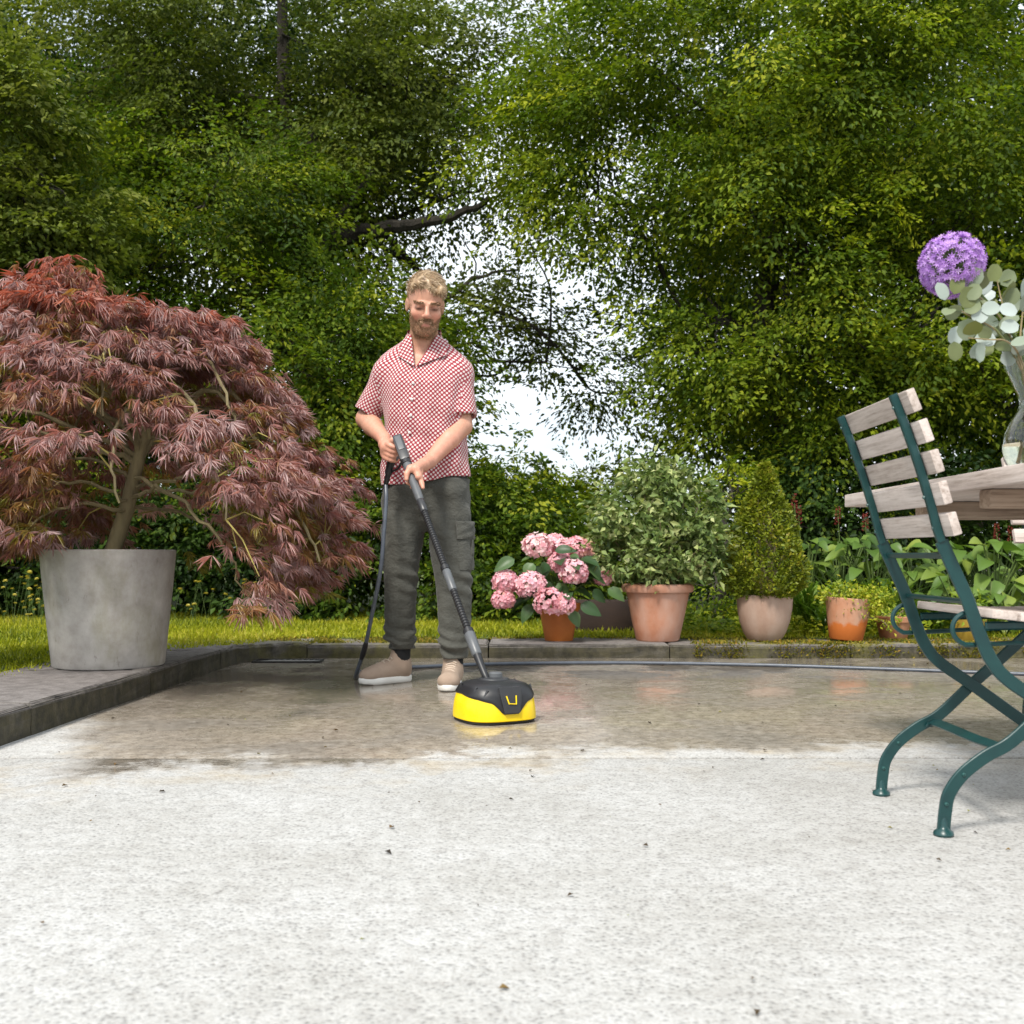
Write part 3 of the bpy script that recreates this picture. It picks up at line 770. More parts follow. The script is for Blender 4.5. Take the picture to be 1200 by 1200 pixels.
    link('crown', leaf_mesh('crown', [part], base), M['maple_leaf'], root)
build_maple()

# ================================================================== POTS ON THE BACK KERB
KZ = .0785
def terracotta(name, c1, c2, bloom=None, wetline=None, rough=.8):
    m, t, b, o = nodes(name)
    co = N(t, 'ShaderNodeTexCoord').outputs['Object']
    mid = noise(t, 11, 6, .65, vec=co); fine = noise(t, 90, 4, .7, vec=co)
    c = ramp(t, mid, [(.3, c2), (.7, c1)])
    if bloom: c = mixc(t, ramp(t, noise(t, 7, 6, .6, vec=co, sc3=(1, 1, .5)), [(.40, (0, 0, 0)), (.66, (.85, .85, .85))]), c, bloom)
    if wetline is not None:      # damp lower part with a ragged edge
        sx = N(t, 'ShaderNodeSeparateXYZ'); t.links.new(co, sx.inputs[0])
        h = mth(t, 'ADD', sx.outputs['Z'], mth(t, 'MULTIPLY_ADD', noise(t, 14, 5, .6, vec=co), .14, -.07))
        h = mth(t, 'ADD', h, mth(t, 'MULTIPLY', sx.outputs['X'], -.16))
        mr = N(t, 'ShaderNodeMapRange'); mr.inputs['From Min'].default_value = wetline + .012; mr.inputs['From Max'].default_value = wetline - .012
        t.links.new(h, mr.inputs[0]); c = mixc(t, mr.outputs[0], c, (.47, .125, .018))
    t.links.new(c, b.inputs['Base Color']); b.inputs['Roughness'].default_value = rough
    bump(t, b, mth(t, 'ADD', mid, mth(t, 'MULTIPLY', fine, .5)), .3, .004)
    return m
M['tc_orange'] = terracotta('orange_terracotta', (.50, .155, .028), (.40, .11, .018), rough=.55)
M['tc_old'] = terracotta('old_terracotta', (.50, .23, .14), (.40, .165, .09), (.50, .31, .24))
M['tc_pink'] = terracotta('pinkish_terracotta', (.38, .25, .185), (.29, .18, .13), (.42, .31, .25))
M['tc_damp'] = terracotta('damp_terracotta', (.50, .24, .14), (.42, .18, .09), (.50, .32, .23), wetline=.10)
M['tc_low'] = terracotta('low_terracotta', (.40, .14, .05), (.28, .09, .03), (.42, .22, .13))
M['olive_glaze'] = plain('olive_glaze', (.36, .24, .035), (.24, .15, .02), 12, .4)
M['trough'] = plain('trough_wood', (.036, .018, .011), (.018, .009, .006), 10, .7, bscale=30, bstr=.3, sc3=(.3, 1, 1))

def pot(name, loc, prof, th, soil, mat, label, tilt=(0, 0), wob=.004, rim=None, group='flower pots along the kerb'):
    e = empty(name, loc, label, 'pot', group); e.rotation_euler = (tilt[0], tilt[1], 0)
    mb = MB(); mb.add(*pot_wall(prof, th, .015, 48, wob)); mb.build('pot_wall', mat, e)
    if rim:
        r, z0, z1, ex = rim
        mr = MB(); mr.add(*lathe([(r - .002, z0), (r + ex * .7, z0 + .004), (r + ex, (z0 + z1) / 2), (r + ex * .8, z1 - .004), (r + ex * .3, z1 + .003), (r - .012, z1 + .001)], 48, wob=wob)); mr.build('rim', mat, e)
    rs = prof[-1][0] - th - .001
    ms = MB(); ms.add(*lathe([(rs * (.985), soil), (rs * .5, soil + .01), (.001, soil + .014)], 24, wob=.02)); ms.build('soil', M['soil'], e)
    return e
Yp = 6.36
hx = P(655, 0, Yp)[0]
pot('flower_pot', (hx, Yp, KZ), [(.078, 0), (.081, .005), (.098, .10), (.113, .175), (.121, .178), (.124, .212)], .012, .18, M['tc_orange'], 'smooth bright orange pot holding the pink hydrangea')
tx = P(769, 0, 6.42)[0]
pot('flower_pot', (tx, 6.36, KZ), [(.118, 0), (.124, .008), (.145, .10), (.165, .20), (.182, .285)], .02, .30, M['tc_old'], 'big weathered terracotta pot with a thick rolled rim', rim=(.180, .275, .322, .028))
cx_ = P(894, 0, 6.4)[0]
pot('flower_pot', (cx_, 6.36, KZ), [(.088, 0), (.096, .006), (.122, .05), (.142, .11), (.154, .18), (.160, .26)], .018, .235, M['tc_pink'], 'rounded pinkish clay pot under the cone-shaped bush')
sx2 = P(990, 0, 6.36)[0]
pot('flower_pot', (sx2, 6.34, KZ + .006), [(.088, 0), (.093, .006), (.106, .08), (.118, .155), (.131, .235)], .014, .205, M['tc_damp'], 'tilted clay pot, pale above and damp bright orange below', tilt=(0, R(4)))
lx2 = P(1047, 0, 6.52)[0]
pot('flower_pot', (lx2, 6.52, KZ), [(.072, 0), (.078, .005), (.092, .07), (.098, .095), (.106, .098), (.108, .128)], .010, .10, M['tc_low'], 'low terracotta bowl pot beside the tilted clay pot')
ox2 = P(1132, 0, 6.4)[0]
pot('flower_pot', (ox2, 6.36, KZ), [(.075, 0), (.08, .005), (.092, .08), (.098, .13), (.104, .132), (.106, .16)], .012, .13, M['olive_glaze'], 'small olive-yellow glazed pot behind the folding chair')
# dark trough behind the hydrangea
tb = empty('wooden_trough', (P(706, 0, 7.1)[0], 7.1, LZ), 'dark brown wooden trough on the grass behind the hydrangea', 'trough')
W_, D_, H_ = .46, .22, .20
for c_, s_ in (((0, -D_ / 2, H_ / 2), (W_, .018, H_)), ((0, D_ / 2, H_ / 2), (W_, .018, H_)), ((-W_ / 2 + .01, 0, H_ / 2 - .002), (.018, D_ - .02, H_ - .006)), ((W_ / 2 - .01, 0, H_ / 2 - .002), (.018, D_ - .02, H_ - .006))):
    mb = MB(); mb.add(*box(c_, s_, bev=.003)); mb.build('side_board', M['trough'], tb)
mb = MB(); mb.add(*box((0, 0, .08), (W_ - .04, D_ - .03, .14))); mb.build('soil', M['soil'], tb)

# ================================================================== POTTED PLANTS
def big_leaf(name, mat, parent, org, base, axis, normal, ln, wd, curl=.35, fold=.12, var=.5, shape='ovate', nseg=7, thick=0):
    """one broad leaf with a bent midrib, its own object"""
    axis = nrm(axis); side = nrm(np.cross(axis, normal)); nr = np.cross(side, axis)
    V = []; Fs = []
    for i in range(nseg + 1):
        t = i / nseg
        wdt = {'ovate': math.sin(math.pi * min(t ** .72, 1)) ** .85, 'heart': math.sin(math.pi * min(t ** .55, 1)) ** .8, 'round': math.sqrt(max(0, 1 - (2 * t - 1) ** 2)), 'lance': math.sin(math.pi * t ** .8) ** 1.1}[shape] * wd * .5
        ct = np.asarray(base) + axis * (ln * t * (1 - .12 * curl * t)) - nr * (curl * ln * t * t * .6)
        for s in (-1, -.5, 0, .5, 1):
            V.append(ct + side * wdt * s + nr * (abs(s) * wdt * fold * 2 + .004 * math.sin(9 * t + 3 * s) * (ln / .12) * .25))
    for i in range(nseg):
        for k in range(4): Fs.append((i * 5 + k, i * 5 + k + 1, (i + 1) * 5 + k + 1, (i + 1) * 5 + k))
    mb = MB(); mb.add(V, Fs); o = mb.build(name, mat, parent, org, angle=80)
    setvar(o.data, np.full(len(Fs), var))
    return o

M['hyd_leaf'] = leafmat('hydrangea_leaf', [(0, (.018, .04, .014)), (.5, (.04, .085, .03)), (1, (.085, .15, .05))], .22, .42)
M['stem_green'] = plain('green_stem', (.10, .15, .03), (.06, .10, .02), 20, .6)
M['hyd_petal'] = leafmat('hydrangea_petal', [(0, (.58, .48, .24)), (.2, (.80, .50, .36)), (.45, (.82, .40, .44)), (.75, (.86, .50, .58)), (1, (.90, .72, .70))], .3, .6, (1.1, .8, .8))
def build_hydrangea():
    rng = np.random.default_rng(31)
    base = np.array([hx, Yp, KZ + .19]); root = empty('hydrangea', base, 'pink mophead hydrangea with dark leaves in the orange pot', 'plant')
    heads = [(630, 640, 6.30, .082, .9), (660, 645, 6.36, .075, .8), (650, 637, 6.42, .06, .8), (592, 682, 6.24, .070, .75), (590, 703, 6.22, .062, .62), (622, 686, 6.18, .084, .8), (645, 706, 6.14, .088, .58), (661, 709, 6.12, .060, .7),
             (656, 660, 6.28, .066, .7), (672, 671, 6.18, .080, .72), (676, 643, 6.34, .075, .55), (692, 648, 6.38, .066, .22), (707, 677, 6.30, .048, .55)]
    for px, py, Y, r, v0 in heads:
        c = P(px, py, Y); n = 210
        d = rand_unit(rng, n); keep = d[:, 2] > -.75; d = d[keep]; n = len(d)
        p = c + d * (r * np.array([1, 1, .88])) * (.86 + .2 * rng.random((n, 1)))
        # four rounded petals per floret
        t1 = nrm(np.cross(d, rand_unit(rng, n))); t2 = np.cross(d, t1); parts = []
        fv = np.clip(v0 + .16 * rng.normal(size=n), 0, 1)
        for k in range(4):
            a = k * math.pi / 2; ax = t1 * math.cos(a) + t2 * math.sin(a) + d * .25 + rng.normal(size=(n, 3)) * .15
            parts.append(leaf_arrays(p, ax, d, .019 * (.8 + .4 * rng.random(n)), .018, np.clip(fv + .05 * rng.normal(size=n), 0, 1), .05, -.05))
        link('flower_head', leaf_mesh('flower_head', parts, base), M['hyd_petal'], root)
        mb = MB(); q = spline([base + [rng.normal() * .02, rng.normal() * .02, -.01], base * .5 + c * .5 + [0, .01, .04], c - [0, 0, r * .4]], 5); mb.add(*tube(q, .0042, 6)); mb.build('stem', M['stem_green'], root, base)
    for i in range(46):
        a = rng.random() * 2 * math.pi; rr = .05 + .13 * rng.random(); z = .04 + .28 * rng.random()
        b0 = base + np.array([math.cos(a) * rr, math.sin(a) * rr - .02, z])
        big_leaf('leaf', M['hyd_leaf'], root, base, b0, [math.cos(a), math.sin(a), .15 - .5 * rng.random()], [rng.normal() * .25, -.35 + rng.normal() * .25, 1], .10 + .06 * rng.random(), .065 + .03 * rng.random(), .5, .12, rng.random())
    for px, py, dx, dz in ((603, 655, -1, -.45), (637, 658, .2, -.9), (650, 645, .8, .1), (624, 708, -.5, -.7), (668, 716, .4, -.6), (680, 708, .9, -.4), (696, 690, .5, -.8), (690, 660, .6, -.7), (625, 660, -.5, -.7), (712, 690, .9, -.5), (640, 680, .1, -.9), (654, 683, .4, -.8)):
        big_leaf('leaf', M['hyd_leaf'], root, base, P(px, py, 6.22), [dx, -.35, dz], [.1 + .4 * rng.normal(), -.8, .6], .10 + .04 * rng.random(), .06 + .02 * rng.random(), .45, .14, rng.random())
build_hydrangea()

def bush(name, label, base, pts_fn, n, size, mat, seed, stems, var0=.5, asp=.5, cat='shrub', up=.5, group=None, crown='foliage'):
    rng = np.random.default_rng(seed); root = empty(name, base, label, cat, group)
    C, O = pts_fn(rng, n)
    k = len(C); ax = nrm(O + .6 * rng.normal(size=(k, 3))); nor = nrm(O * .4 + np.array([0, 0, up]) + .6 * rng.normal(size=(k, 3)))
    sz = size * (.65 + .7 * rng.random(k))
    va = np.clip(var0 + .2 * np.sin(C[:, 0] * 23 + C[:, 2] * 17) * .6 + .2 * rng.normal(size=k), 0, 1)
    link(crown, leaf_mesh(crown, [leaf_arrays(C, ax, nor, sz, sz * asp, va)], base), mat, root)
    mb = MB()
    for i in range(stems):
        e = C[rng.integers(k)]; (v, f), _ = limb(rng, np.array(base) + [rng.normal() * .02, rng.normal() * .02, -.01], e, .008, .003, .05, 5); mb.add(v, f)
    mb.build('stems', M['maple_bark'], root, base)
    return root
M['leaf_varieg'] = leafmat('variegated_leaf', [(0, (.05, .09, .022)), (.35, (.12, .18, .045)), (.65, (.24, .30, .10)), (.85, (.40, .43, .17)), (1, (.50, .52, .28))], .22, .45)
M['leaf_box'] = leafmat('box_leaf', [(0, (.06, .085, .008)), (.35, (.13, .17, .012)), (.7, (.22, .25, .016)), (1, (.30, .26, .03))], .25, .45)
M['leaf_sedum'] = leafmat('sedum_leaf', [(0, (.08, .15, .01)), (.4, (.20, .27, .015)), (.75, (.36, .38, .02)), (1, (.46, .42, .04))], .3, .5)
def shell_pts(bl, shell=.55, prune=None):
    def fn(rng, n):
        C, O = in_blob_points(rng, bl, n, shell)
        # twiggy clusters
        cl = rng.normal(size=(len(C) // 14 + 1, 3)) * .03; C = C + np.repeat(cl, 14, 0)[:len(C)]
        k = np.sin(C[:, 0] * 17 + np.sin(C[:, 2] * 13)) + np.sin(C[:, 2] * 19 + C[:, 1] * 11) > -1.25
        return C[k], O[k]
    return fn
tb_ = np.array([tx, 6.36, KZ + .31])
vb = [blob(770, 640, 6.36, .30, .20, .28), blob(740, 600, 6.36, .24, .18), blob(800, 590, 6.4, .24, .18), blob(770, 565, 6.4, .20, .12), blob(815, 640, 6.3, .20, .18), blob(725, 645, 6.3, .18, .16), blob(775, 662, 6.3, .22, .07), blob(705, 655, 6.4, .10, .13), blob(828, 610, 6.4, .12, .12), blob(755, 552, 6.4, .08, .08), blob(790, 548, 6.4, .08, .07)]
bush('potted_shrub', 'wide pale variegated shrub growing in the big rolled-rim pot', tb_, shell_pts(vb, .35), 6800, .050, M['leaf_varieg'], 41, 30, .52, .48)
def cone_pts(rng, n):
    t = rng.random(n) ** 1.35; a = rng.random(n) * 2 * math.pi
    H = .76; z0 = KZ + .25
    r = np.interp(t, [0, .08, .22, .45, .7, .88, 1], [.15, .20, .215, .178, .105, .052, .010]) * (.72 + .34 * rng.random(n) ** .5)
    r *= 1 + .10 * np.sin(a * 4 + t * 15) + .07 * np.sin(a * 9 - t * 31)
    C = np.stack([cx_ + r * np.cos(a), 6.36 + r * np.sin(a), z0 + H * t], 1)
    return C, nrm(np.stack([np.cos(a), np.sin(a), np.full(n, .5)], 1))
bush('cone_bush', 'cone-shaped clipped box bush in the pinkish pot', np.array([cx_, 6.36, KZ + .24]), cone_pts, 11000, .026, M['leaf_box'], 42, 16, .5, .55)
sb = np.array([sx2, 6.34, KZ + .21])
bush('sedum_plant', 'low yellow-green trailing plant spilling from the tilted clay pot', sb, shell_pts([(sx2 + .02, 6.34, KZ + .245, .13, .12, .05), (sx2 + .13, 6.30, KZ + .23, .10, .1, .07), (sx2 + .20, 6.30, KZ + .17, .07, .08, .07), (sx2 - .06, 6.33, KZ + .24, .08, .1, .04)], .3), 3000, .024, M['leaf_sedum'], 43, 8, .55, .5, 'plant')
bush('seedling_plant', 'sparse small plant in the low terracotta bowl pot', np.array([lx2, 6.52, KZ + .11]), shell_pts([(lx2, 6.52, KZ + .14, .07, .07, .04)], .2), 260, .026, M['leaf_sedum'], 44, 6, .35, .5, 'plant')
bush('seedling_plant', 'small leafy plant in the olive-yellow pot', np.array([ox2, 6.36, KZ + .14]), shell_pts([(ox2, 6.36, KZ + .19, .09, .08, .06)], .2), 420, .03, M['leaf_sedum'], 45, 6, .25, .5, 'plant')

# ================================================================== FLOWER BED ON THE RIGHT
M['leaf_hosta'] = leafmat('broad_leaf', [(0, (.05, .10, .02)), (.5, (.11, .19, .035)), (1, (.22, .28, .05))], .3, .42)
M['leaf_strap'] = leafmat('strap_leaf', [(0, (.03, .075, .01)), (.5, (.08, .15, .015)), (1, (.17, .23, .025))], .3, .4)
M['red_flower'] = leafmat('red_flower', [(0, (.13, .015, .012)), (1, (.26, .04, .03))], .2, .6, (1, .6, .6))
M['yellow_flower'] = leafmat('yellow_flower', [(0, (.45, .36, .03)), (1, (.70, .62, .16))], .3, .6, (1, 1, .6))
M['pink_flower'] = leafmat('pink_flower', [(0, (.45, .12, .30)), (1, (.60, .25, .42))], .25, .6, (1, .7, .9))

def hosta(px, py, Y, seed, n=11, size=.17, label='', h=.42):
    rng = np.random.default_rng(seed); b = P(px, 0, Y); base = np.array([b[0], Y, LZ]); topz = P(px, py, Y)[2]
    root = empty('broadleaf_plant', base, label, 'plant', 'broad-leaved plants in the flower bed')
    st = MB()
    for i in range(n):
        a = rng.random() * 2 * math.pi; rr = .05 + .20 * rng.random(); z = topz - (.02 + .32 * rng.random() ** 1.3) * (.5 + rr * 2)
        p = np.array([base[0] + math.cos(a) * rr, Y + math.sin(a) * rr * .8, max(z, LZ + .12)])
        st.add(*tube(spline([base + [0, 0, -.01], base * .6 + p * .4 + [0, 0, .08], p], 4), .004, 5))
        big_leaf('leaf', M['leaf_hosta'], root, base, p, [math.cos(a), math.sin(a) - .35, -.15 + .4 * rng.normal()], [rng.normal() * .3, -.45, 1], size * (.75 + .5 * rng.random()), size * (.5 + .25 * rng.random()), .55, .15, np.clip(.5 + .25 * rng.normal(), 0, 1), 'heart')
    st.build('stalks', M['stem_green'], root, base)
hp = [(945, 630, 7.3, 'pale green broad-leaved plant right behind the cone bush', .17), (985, 625, 7.4, 'broad-leaved plant behind the tilted clay pot', .19), (1025, 632, 7.2, 'broad-leaved plant with big pointed leaves behind the sedum pot', .19),
      (1072, 640, 7.3, 'broad-leaved plant behind the low terracotta bowl pot', .18), (1125, 632, 7.1, 'tall broad-leaved plant below the table edge', .22), (1165, 628, 7.0, 'tall broad-leaved plant with huge leaves under the table', .24), (1215, 640, 7.2, 'broad-leaved plant beside the second chair', .20), (1120, 668, 6.85, 'lower broad-leaved plant above the chair seat', .18), (1180, 675, 6.9, 'lower broad-leaved plant above the seat end', .19)]
for i, (a_, b_, y_, lb, sz_) in enumerate(hp): hosta(a_, b_, y_, 60 + i, 24, sz_ * .74, lb)

def strap_clump(px, py, Y, seed, n, label, spread=.3):
    rng = np.random.default_rng(seed); b = P(px, 0, Y); base = np.array([b[0], Y, LZ]); hgt = P(px, py, Y)[2] - LZ
    root = empty('strap_leaf_plant', base, label, 'plant', 'strap-leaved clumps in the flower bed')
    V = []; Fs = []; va = []; m = 0
    for i in range(n):
        a = rng.random() * 2 * math.pi; L_ = hgt * (.8 + .5 * rng.random()); sp = spread * (.4 + rng.random()); w_ = .007 + .005 * rng.random()
        d = np.array([math.cos(a), math.sin(a), 0]); s = np.array([-d[1], d[0], 0]); p0 = base + np.array([rng.normal() * .05, rng.normal() * .05, -.01])
        for k in range(7):
            t = k / 6; c = p0 + d * sp * t ** 1.6 + np.array([0, 0, L_ * (t * 1.25 - .55 * t ** 2.6)]); ww = w_ * (1 - t ** 2.5) + .0006
            V += [c - s * ww, c + s * ww]
        for k in range(6): Fs.append((m + 2 * k, m + 2 * k + 1, m + 2 * k + 3, m + 2 * k + 2)); va.append(.5 + .25 * math.sin(i * 7.1))
        m += 14
    me = npmesh('leaves', np.array(V) - base, np.array(Fs), True); setvar(me, np.clip(va + .15 * rng.normal(size=len(va)), 0, 1)); link('leaves', me, M['leaf_strap'], root)
for i, (a_, b_, y_, n_, lb) in enumerate([(950, 672, 6.95, 110, 'arching strap-leaved clump between the pink pot and the tilted pot'), (1000, 665, 7.05, 110, 'upright strap-leaved clump behind the tilted clay pot'), (1045, 668, 6.95, 90, 'strap-leaved clump behind the low bowl pot'), (975, 690, 6.75, 60, 'short strap-leaved clump at the kerb behind the tilted pot'), (1095, 690, 6.8, 80, 'strap-leaved clump behind the olive pot'), (1160, 695, 6.75, 80, 'strap-leaved clump under the chair seat')]):
    strap_clump(a_, b_, y_, 80 + i, n_, lb)
def low_cover():
    rng = np.random.default_rng(91); n = 5200
    x = rng.uniform(.9, 4.4, n); y = 6.62 + .9 * rng.random(n); z = LZ + (.02 + .13 * rng.random(n)) * (.6 + .5 * np.sin(x * 5) ** 2)
    C = np.stack([x, y, z], 1); ax = rng.normal(size=(n, 3)); ax[:, 2] = np.abs(ax[:, 2]) * .3; ax[:, 1] -= .4
    sz = .025 + .03 * rng.random(n)
    o = link('ground_cover', leaf_mesh('ground_cover', [leaf_arrays(C, ax, np.array([0, -.4, 1.0]) + .5 * rng.normal(size=(n, 3)), sz, sz * .6, np.clip(.55 + .2 * np.sin(x * 4) + .2 * rng.normal(size=n), 0, 1))]), M['leaf_sedum'])
    tag(o, 'low yellow-green ground cover at the front of the flower bed', 'plants', kind='stuff')
low_cover()
# red flower spikes in the shade of the hedge
def spike(px, py, Y, seed, r=.016, hh=.13):
    rng = np.random.default_rng(seed); c = P(px, py, Y); base = np.array([c[0], Y, LZ])
    root = empty('red_flower_spike', base, 'slim red flower spike on a bare stem before the dark hedge', 'flower', 'red flower spikes')
    mb = MB(); mb.add(*tube(spline([base, base * .5 + c * .5 + [.02, 0, 0], c], 5), .003, 5)); mb.build('stem', M['stem_green'], root, base)
    n = 70; t = rng.random(n); a = rng.random(n) * 6.28
    C = c + np.stack([np.cos(a) * r * (1 - .6 * t), np.sin(a) * r * (1 - .6 * t), (t - .5) * hh], 1)
    link('flower_head', leaf_mesh('flower_head', [leaf_arrays(C, np.stack([np.cos(a), np.sin(a), .8 + 0 * a], 1), rand_unit(rng, n), .016, .009, rng.random(n))], base), M['red_flower'], root)
for i, (a_, b_) in enumerate([(931, 590), (936, 604), (982, 605), (1014, 612), (1168, 625), (1184, 628), (838, 630)]): spike(a_, b_, 7.9, 120 + i)
# yellow meadow flowers before the hedge on the left
def yellow_flowers():
    rng = np.random.default_rng(131); protos = []
    for k in range(4):
        h = .12 + .075 * k; mb = MB(); q = spline([(0, 0, 0), (.008 * (k - 1.5), .004, h * .5), (.018 * (k - 1.5), 0, h)], 3); mb.add(*tube(q, .0009, 4))
        me_s = mb.build('stem', M['stem_green']).data
        n = 16; a = np.linspace(0, 6.28, n, endpoint=False); C = np.tile(q[-1], (n, 1)); el = np.where(np.arange(n) % 2, .2, .9)
        me_f = leaf_mesh('flower_head', [leaf_arrays(C, np.stack([np.cos(a), np.sin(a), el], 1), np.tile([0, 0, 1.0], (n, 1)), .017, .011, rng.random(n))])
        me_f.materials.append(M['yellow_flower']); protos.append((me_s, me_f))
    for o in [o for o in COL.objects if o.name.startswith('stem') and o.parent is None]: bpy.data.objects.remove(o)
    sites = [(rng.uniform(-10, 62), rng.uniform(7.0, 8.0)) for _ in range(40)] + [(rng.uniform(195, 260), rng.uniform(7.4, 8.1)) for _ in range(13)] + [(rng.uniform(262, 345), rng.uniform(7.5, 8.1)) for _ in range(13)]
    for px, Y in sites:
        k = rng.integers(4); e = empty('yellow_flower', (P(px, 0, Y)[0], Y, LZ), ('tiny', 'short', 'tall', 'very tall')[k] + ' yellow meadow flower on a thin stem before the dark hedge', 'flower', 'yellow meadow flowers')
        link('stem', protos[k][0], None, e); link('flower_head', protos[k][1], None, e)
        e.rotation_euler = (rng.normal() * .2, rng.normal() * .2, rng.random() * 6.28); s_ = .8 + .45 * rng.random(); e.scale = (s_, s_, s_)
yellow_flowers()
# ================================================================== FOLDING CHAIR, TABLE, VASE
def wood_mat(name, c1, c2, c3, along):
    m, t, b, o = nodes(name)
    co = N(t, 'ShaderNodeTexCoord').outputs['Object']
    s = {'x': (1.2, 26, 26), 'y': (26, 1.2, 26)}[along]
    g = noise(t, 1.6, 8, .7, vec=co, sc3=s); g2 = noise(t, 5.5, 6, .7, vec=co, sc3=s); p = noise(t, 6, 5, .6, vec=co)
    oi = N(t, 'ShaderNodeObjectInfo')
    c = ramp(t, g, [(.28, c3), (.48, c2), (.72, c1)])
    c = mixc(t, 1.0, c, ramp(t, g2, [(.34, (.58, .54, .50)), (.52, (1, 1, 1))]), 'MULTIPLY')
    c = mixc(t, ramp(t, p, [(.42, (0, 0, 0)), (.7, (.45, .45, .45))]), c, tuple(x * 1.12 for x in c1))
    c = mixc(t, 1.0, c, ramp(t, oi.outputs['Random'], [(0, (.88, .86, .84)), (1, (1.06, 1.05, 1.05))]), 'MULTIPLY')
    t.links.new(c, b.inputs['Base Color']); b.inputs['Roughness'].default_value = .8
    bump(t, b, mth(t, 'ADD', g2, mth(t, 'MULTIPLY', g, .5)), .35, .003)
    return m
M['wood_y'] = wood_mat('grey_wood_slat', (.62, .55, .51), (.50, .43, .39), (.34, .28, .245), 'y')
M['wood_x'] = wood_mat('grey_wood_beam', (.50, .40, .31), (.40, .30, .225), (.25, .18, .13), 'x')
M['green_iron'] = plain('green_painted_iron', (.007, .050, .049), (.004, .032, .034), 18, .34, bscale=60, bstr=.15, bdist=.002)
M['bolt'] = plain('green_bolt', (.03, .10, .095), (.02, .07, .065), 30, .4)

def build_chair():
    """folding garden chair, its width along y (0..0.358 going away), facing +x; origin on the ground by the rear foot"""
    O3 = np.array([.875, 2.26, 0.0])
    YN, YF = 2.26, 2.618
    root = empty('folding_chair', O3, 'weathered wooden slat folding chair with dark green iron frame pulled up to the table', 'chair', 'folding chairs at the table')
    def pt(px, py, Y): q = P(px, py, Y); return np.array([q[0], q[2]])
    # side profile taken once, used for both sides
    stile = [pt(985, 488, YF), pt(997, 518, YF), pt(1010, 555, YF), pt(1023, 597, YF), pt(1032, 630, YF), pt(1046, 663, YF), pt(1060, 694, YF), pt(1074, 733, YF), pt(1085, 757, YF), pt(1101, 776, YF), pt(1140, 803, YF)]
    c = stile[-1]; stile += [c + np.array([.13, -.0925]), c + np.array([.265, -.183]), c + np.array([.345, -.236])]
    rear = [np.array([.875, .012]), np.array([.878, .045]), pt(1040, 891, YF), pt(1054, 871, YF), pt(1077, 853, YF), pt(1103, 838, YF), c + np.array([.003, .002])]
    rear += [c + np.array([.075, .066]), c + np.array([.17, .155]), c + np.array([.185, .175])]
    sp2 = lambda a: spline([np.array([q[0], 0, q[1]]) for q in a], 5)
    st = sp2(stile); rr = sp2(rear)
    topn = 22
    for side, Y, off in (('near', YN, .0095), ('far', YF, -.0095)):
        q = st.copy(); q[:, 1] = Y + off * 0
        mb = MB(); mb.add(*tube(q[:topn], .0, 8, up=(0, 1, 0), sect=(.017, .0155)))
        mb.add(*tube(q[topn - 1:], .0, 8, up=(0, 1, 0), sect=(.027, .009)))
        mb.build('upright', M['green_iron'], root, O3)
        q2 = rr.copy(); q2[:, 1] = Y - (.0105 if side == 'near' else -.0105)
        mb = MB(); mb.add(*tube(q2, .0, 8, up=(0, 1, 0), sect=(.026, .009))); leg = mb.build('rear_leg', M['green_iron'], root, O3)
        for fx, fy in ((.875, q2[0][1]), (q[-1][0] + .004, Y)):
            zb = 0.0
            mb = MB(); mb.add(*lathe([(.001, 0), (.0185, 0), (.0205, .004), (.019, .009), (.012, .014), (.008, .02), (.008, .045 if fx > 1 else .03), (.001, .045)], 20, (fx, fy, zb))); mb.build('foot', M['green_iron'], root, O3)
        # front leg tip: short vertical piece down to its foot
        mb = MB(); mb.add(*tube([q[-1], q[-1] + [.004, 0, -.012], [q[-1][0] + .004, Y, .015]], 0, sect=(.022, .0085), up=(0, 1, 0))); mb.build('front_tip', M['green_iron'], root, O3)
        # folding slot: rod bent into a long loop under the seat
        x0, x1 = .905, 1.335; zl0, zl1, zr0, zr1 = .385, .452, .405, .443
        loop = []
        for k in range(9):
            a = math.pi / 2 + math.pi * k / 8; loop.append([x0 + .034 + .036 * math.cos(a), Y + .014, (zl0 + zl1) / 2 + (zl1 - zl0) / 2 * math.sin(a)])
        loop += [[x0 + .12, Y + .014, zl0 + .004], [x1 - .05, Y + .014, zr0]]
        for k in range(7):
            a = -math.pi / 2 + math.pi * k / 6; loop.append([x1 - .03 + .02 * math.cos(a), Y + .014, (zr0 + zr1) / 2 + (zr1 - zr0) / 2 * math.sin(a)])
        loop += [[x1 - .08, Y + .014, zr1], [x0 + .14, Y + .014, zl1 - .018], [x0 + .10, Y + .014, zl1 - .002]]
        mb = MB(); mb.add(*tube(spline(loop, 3), .0052, 8)); mb.build('slot_rod', M['green_iron'], root, O3)
        # bracket from the upright to the rod
        b0 = np.array([pt(1064, 700, YF)[0], Y + .006, .478]); mb = MB(); mb.add(*tube(spline([b0, b0 + [.006, .002, -.018], b0 + [.010, .006, -.034]], 3), 0, sect=(.020, .008), up=(0, 1, 0))); mb.build('bracket', M['green_iron'], root, O3)
        # bolt heads
        for bx, bz, yy in ((c[0], c[1], q2[0][1]), (rear[3][0], rear[3][1], q2[0][1]), (rear[1][0] + .001, rear[1][1] + .02, q2[0][1])):
            mb = MB(); mb.add(*lathe([(.001, .004), (.003, .0035), (.0042, .001), (.0042, 0)], 10)); V = np.array(mb.v); V = V @ rotx(R(90)).T + np.array([bx, yy - .0044, bz]); mb.v = [tuple(p) for p in V]; mb.build('bolt', M['bolt'], root, O3)
        # seat side rail
        mb = MB(); mb.add(*tube([[.965, Y + .004, .424], [1.36, Y + .004, .432]], 0, sect=(.004, .018), up=(0, 0, 1))); mb.build('seat_rail', M['green_iron'], root, O3)
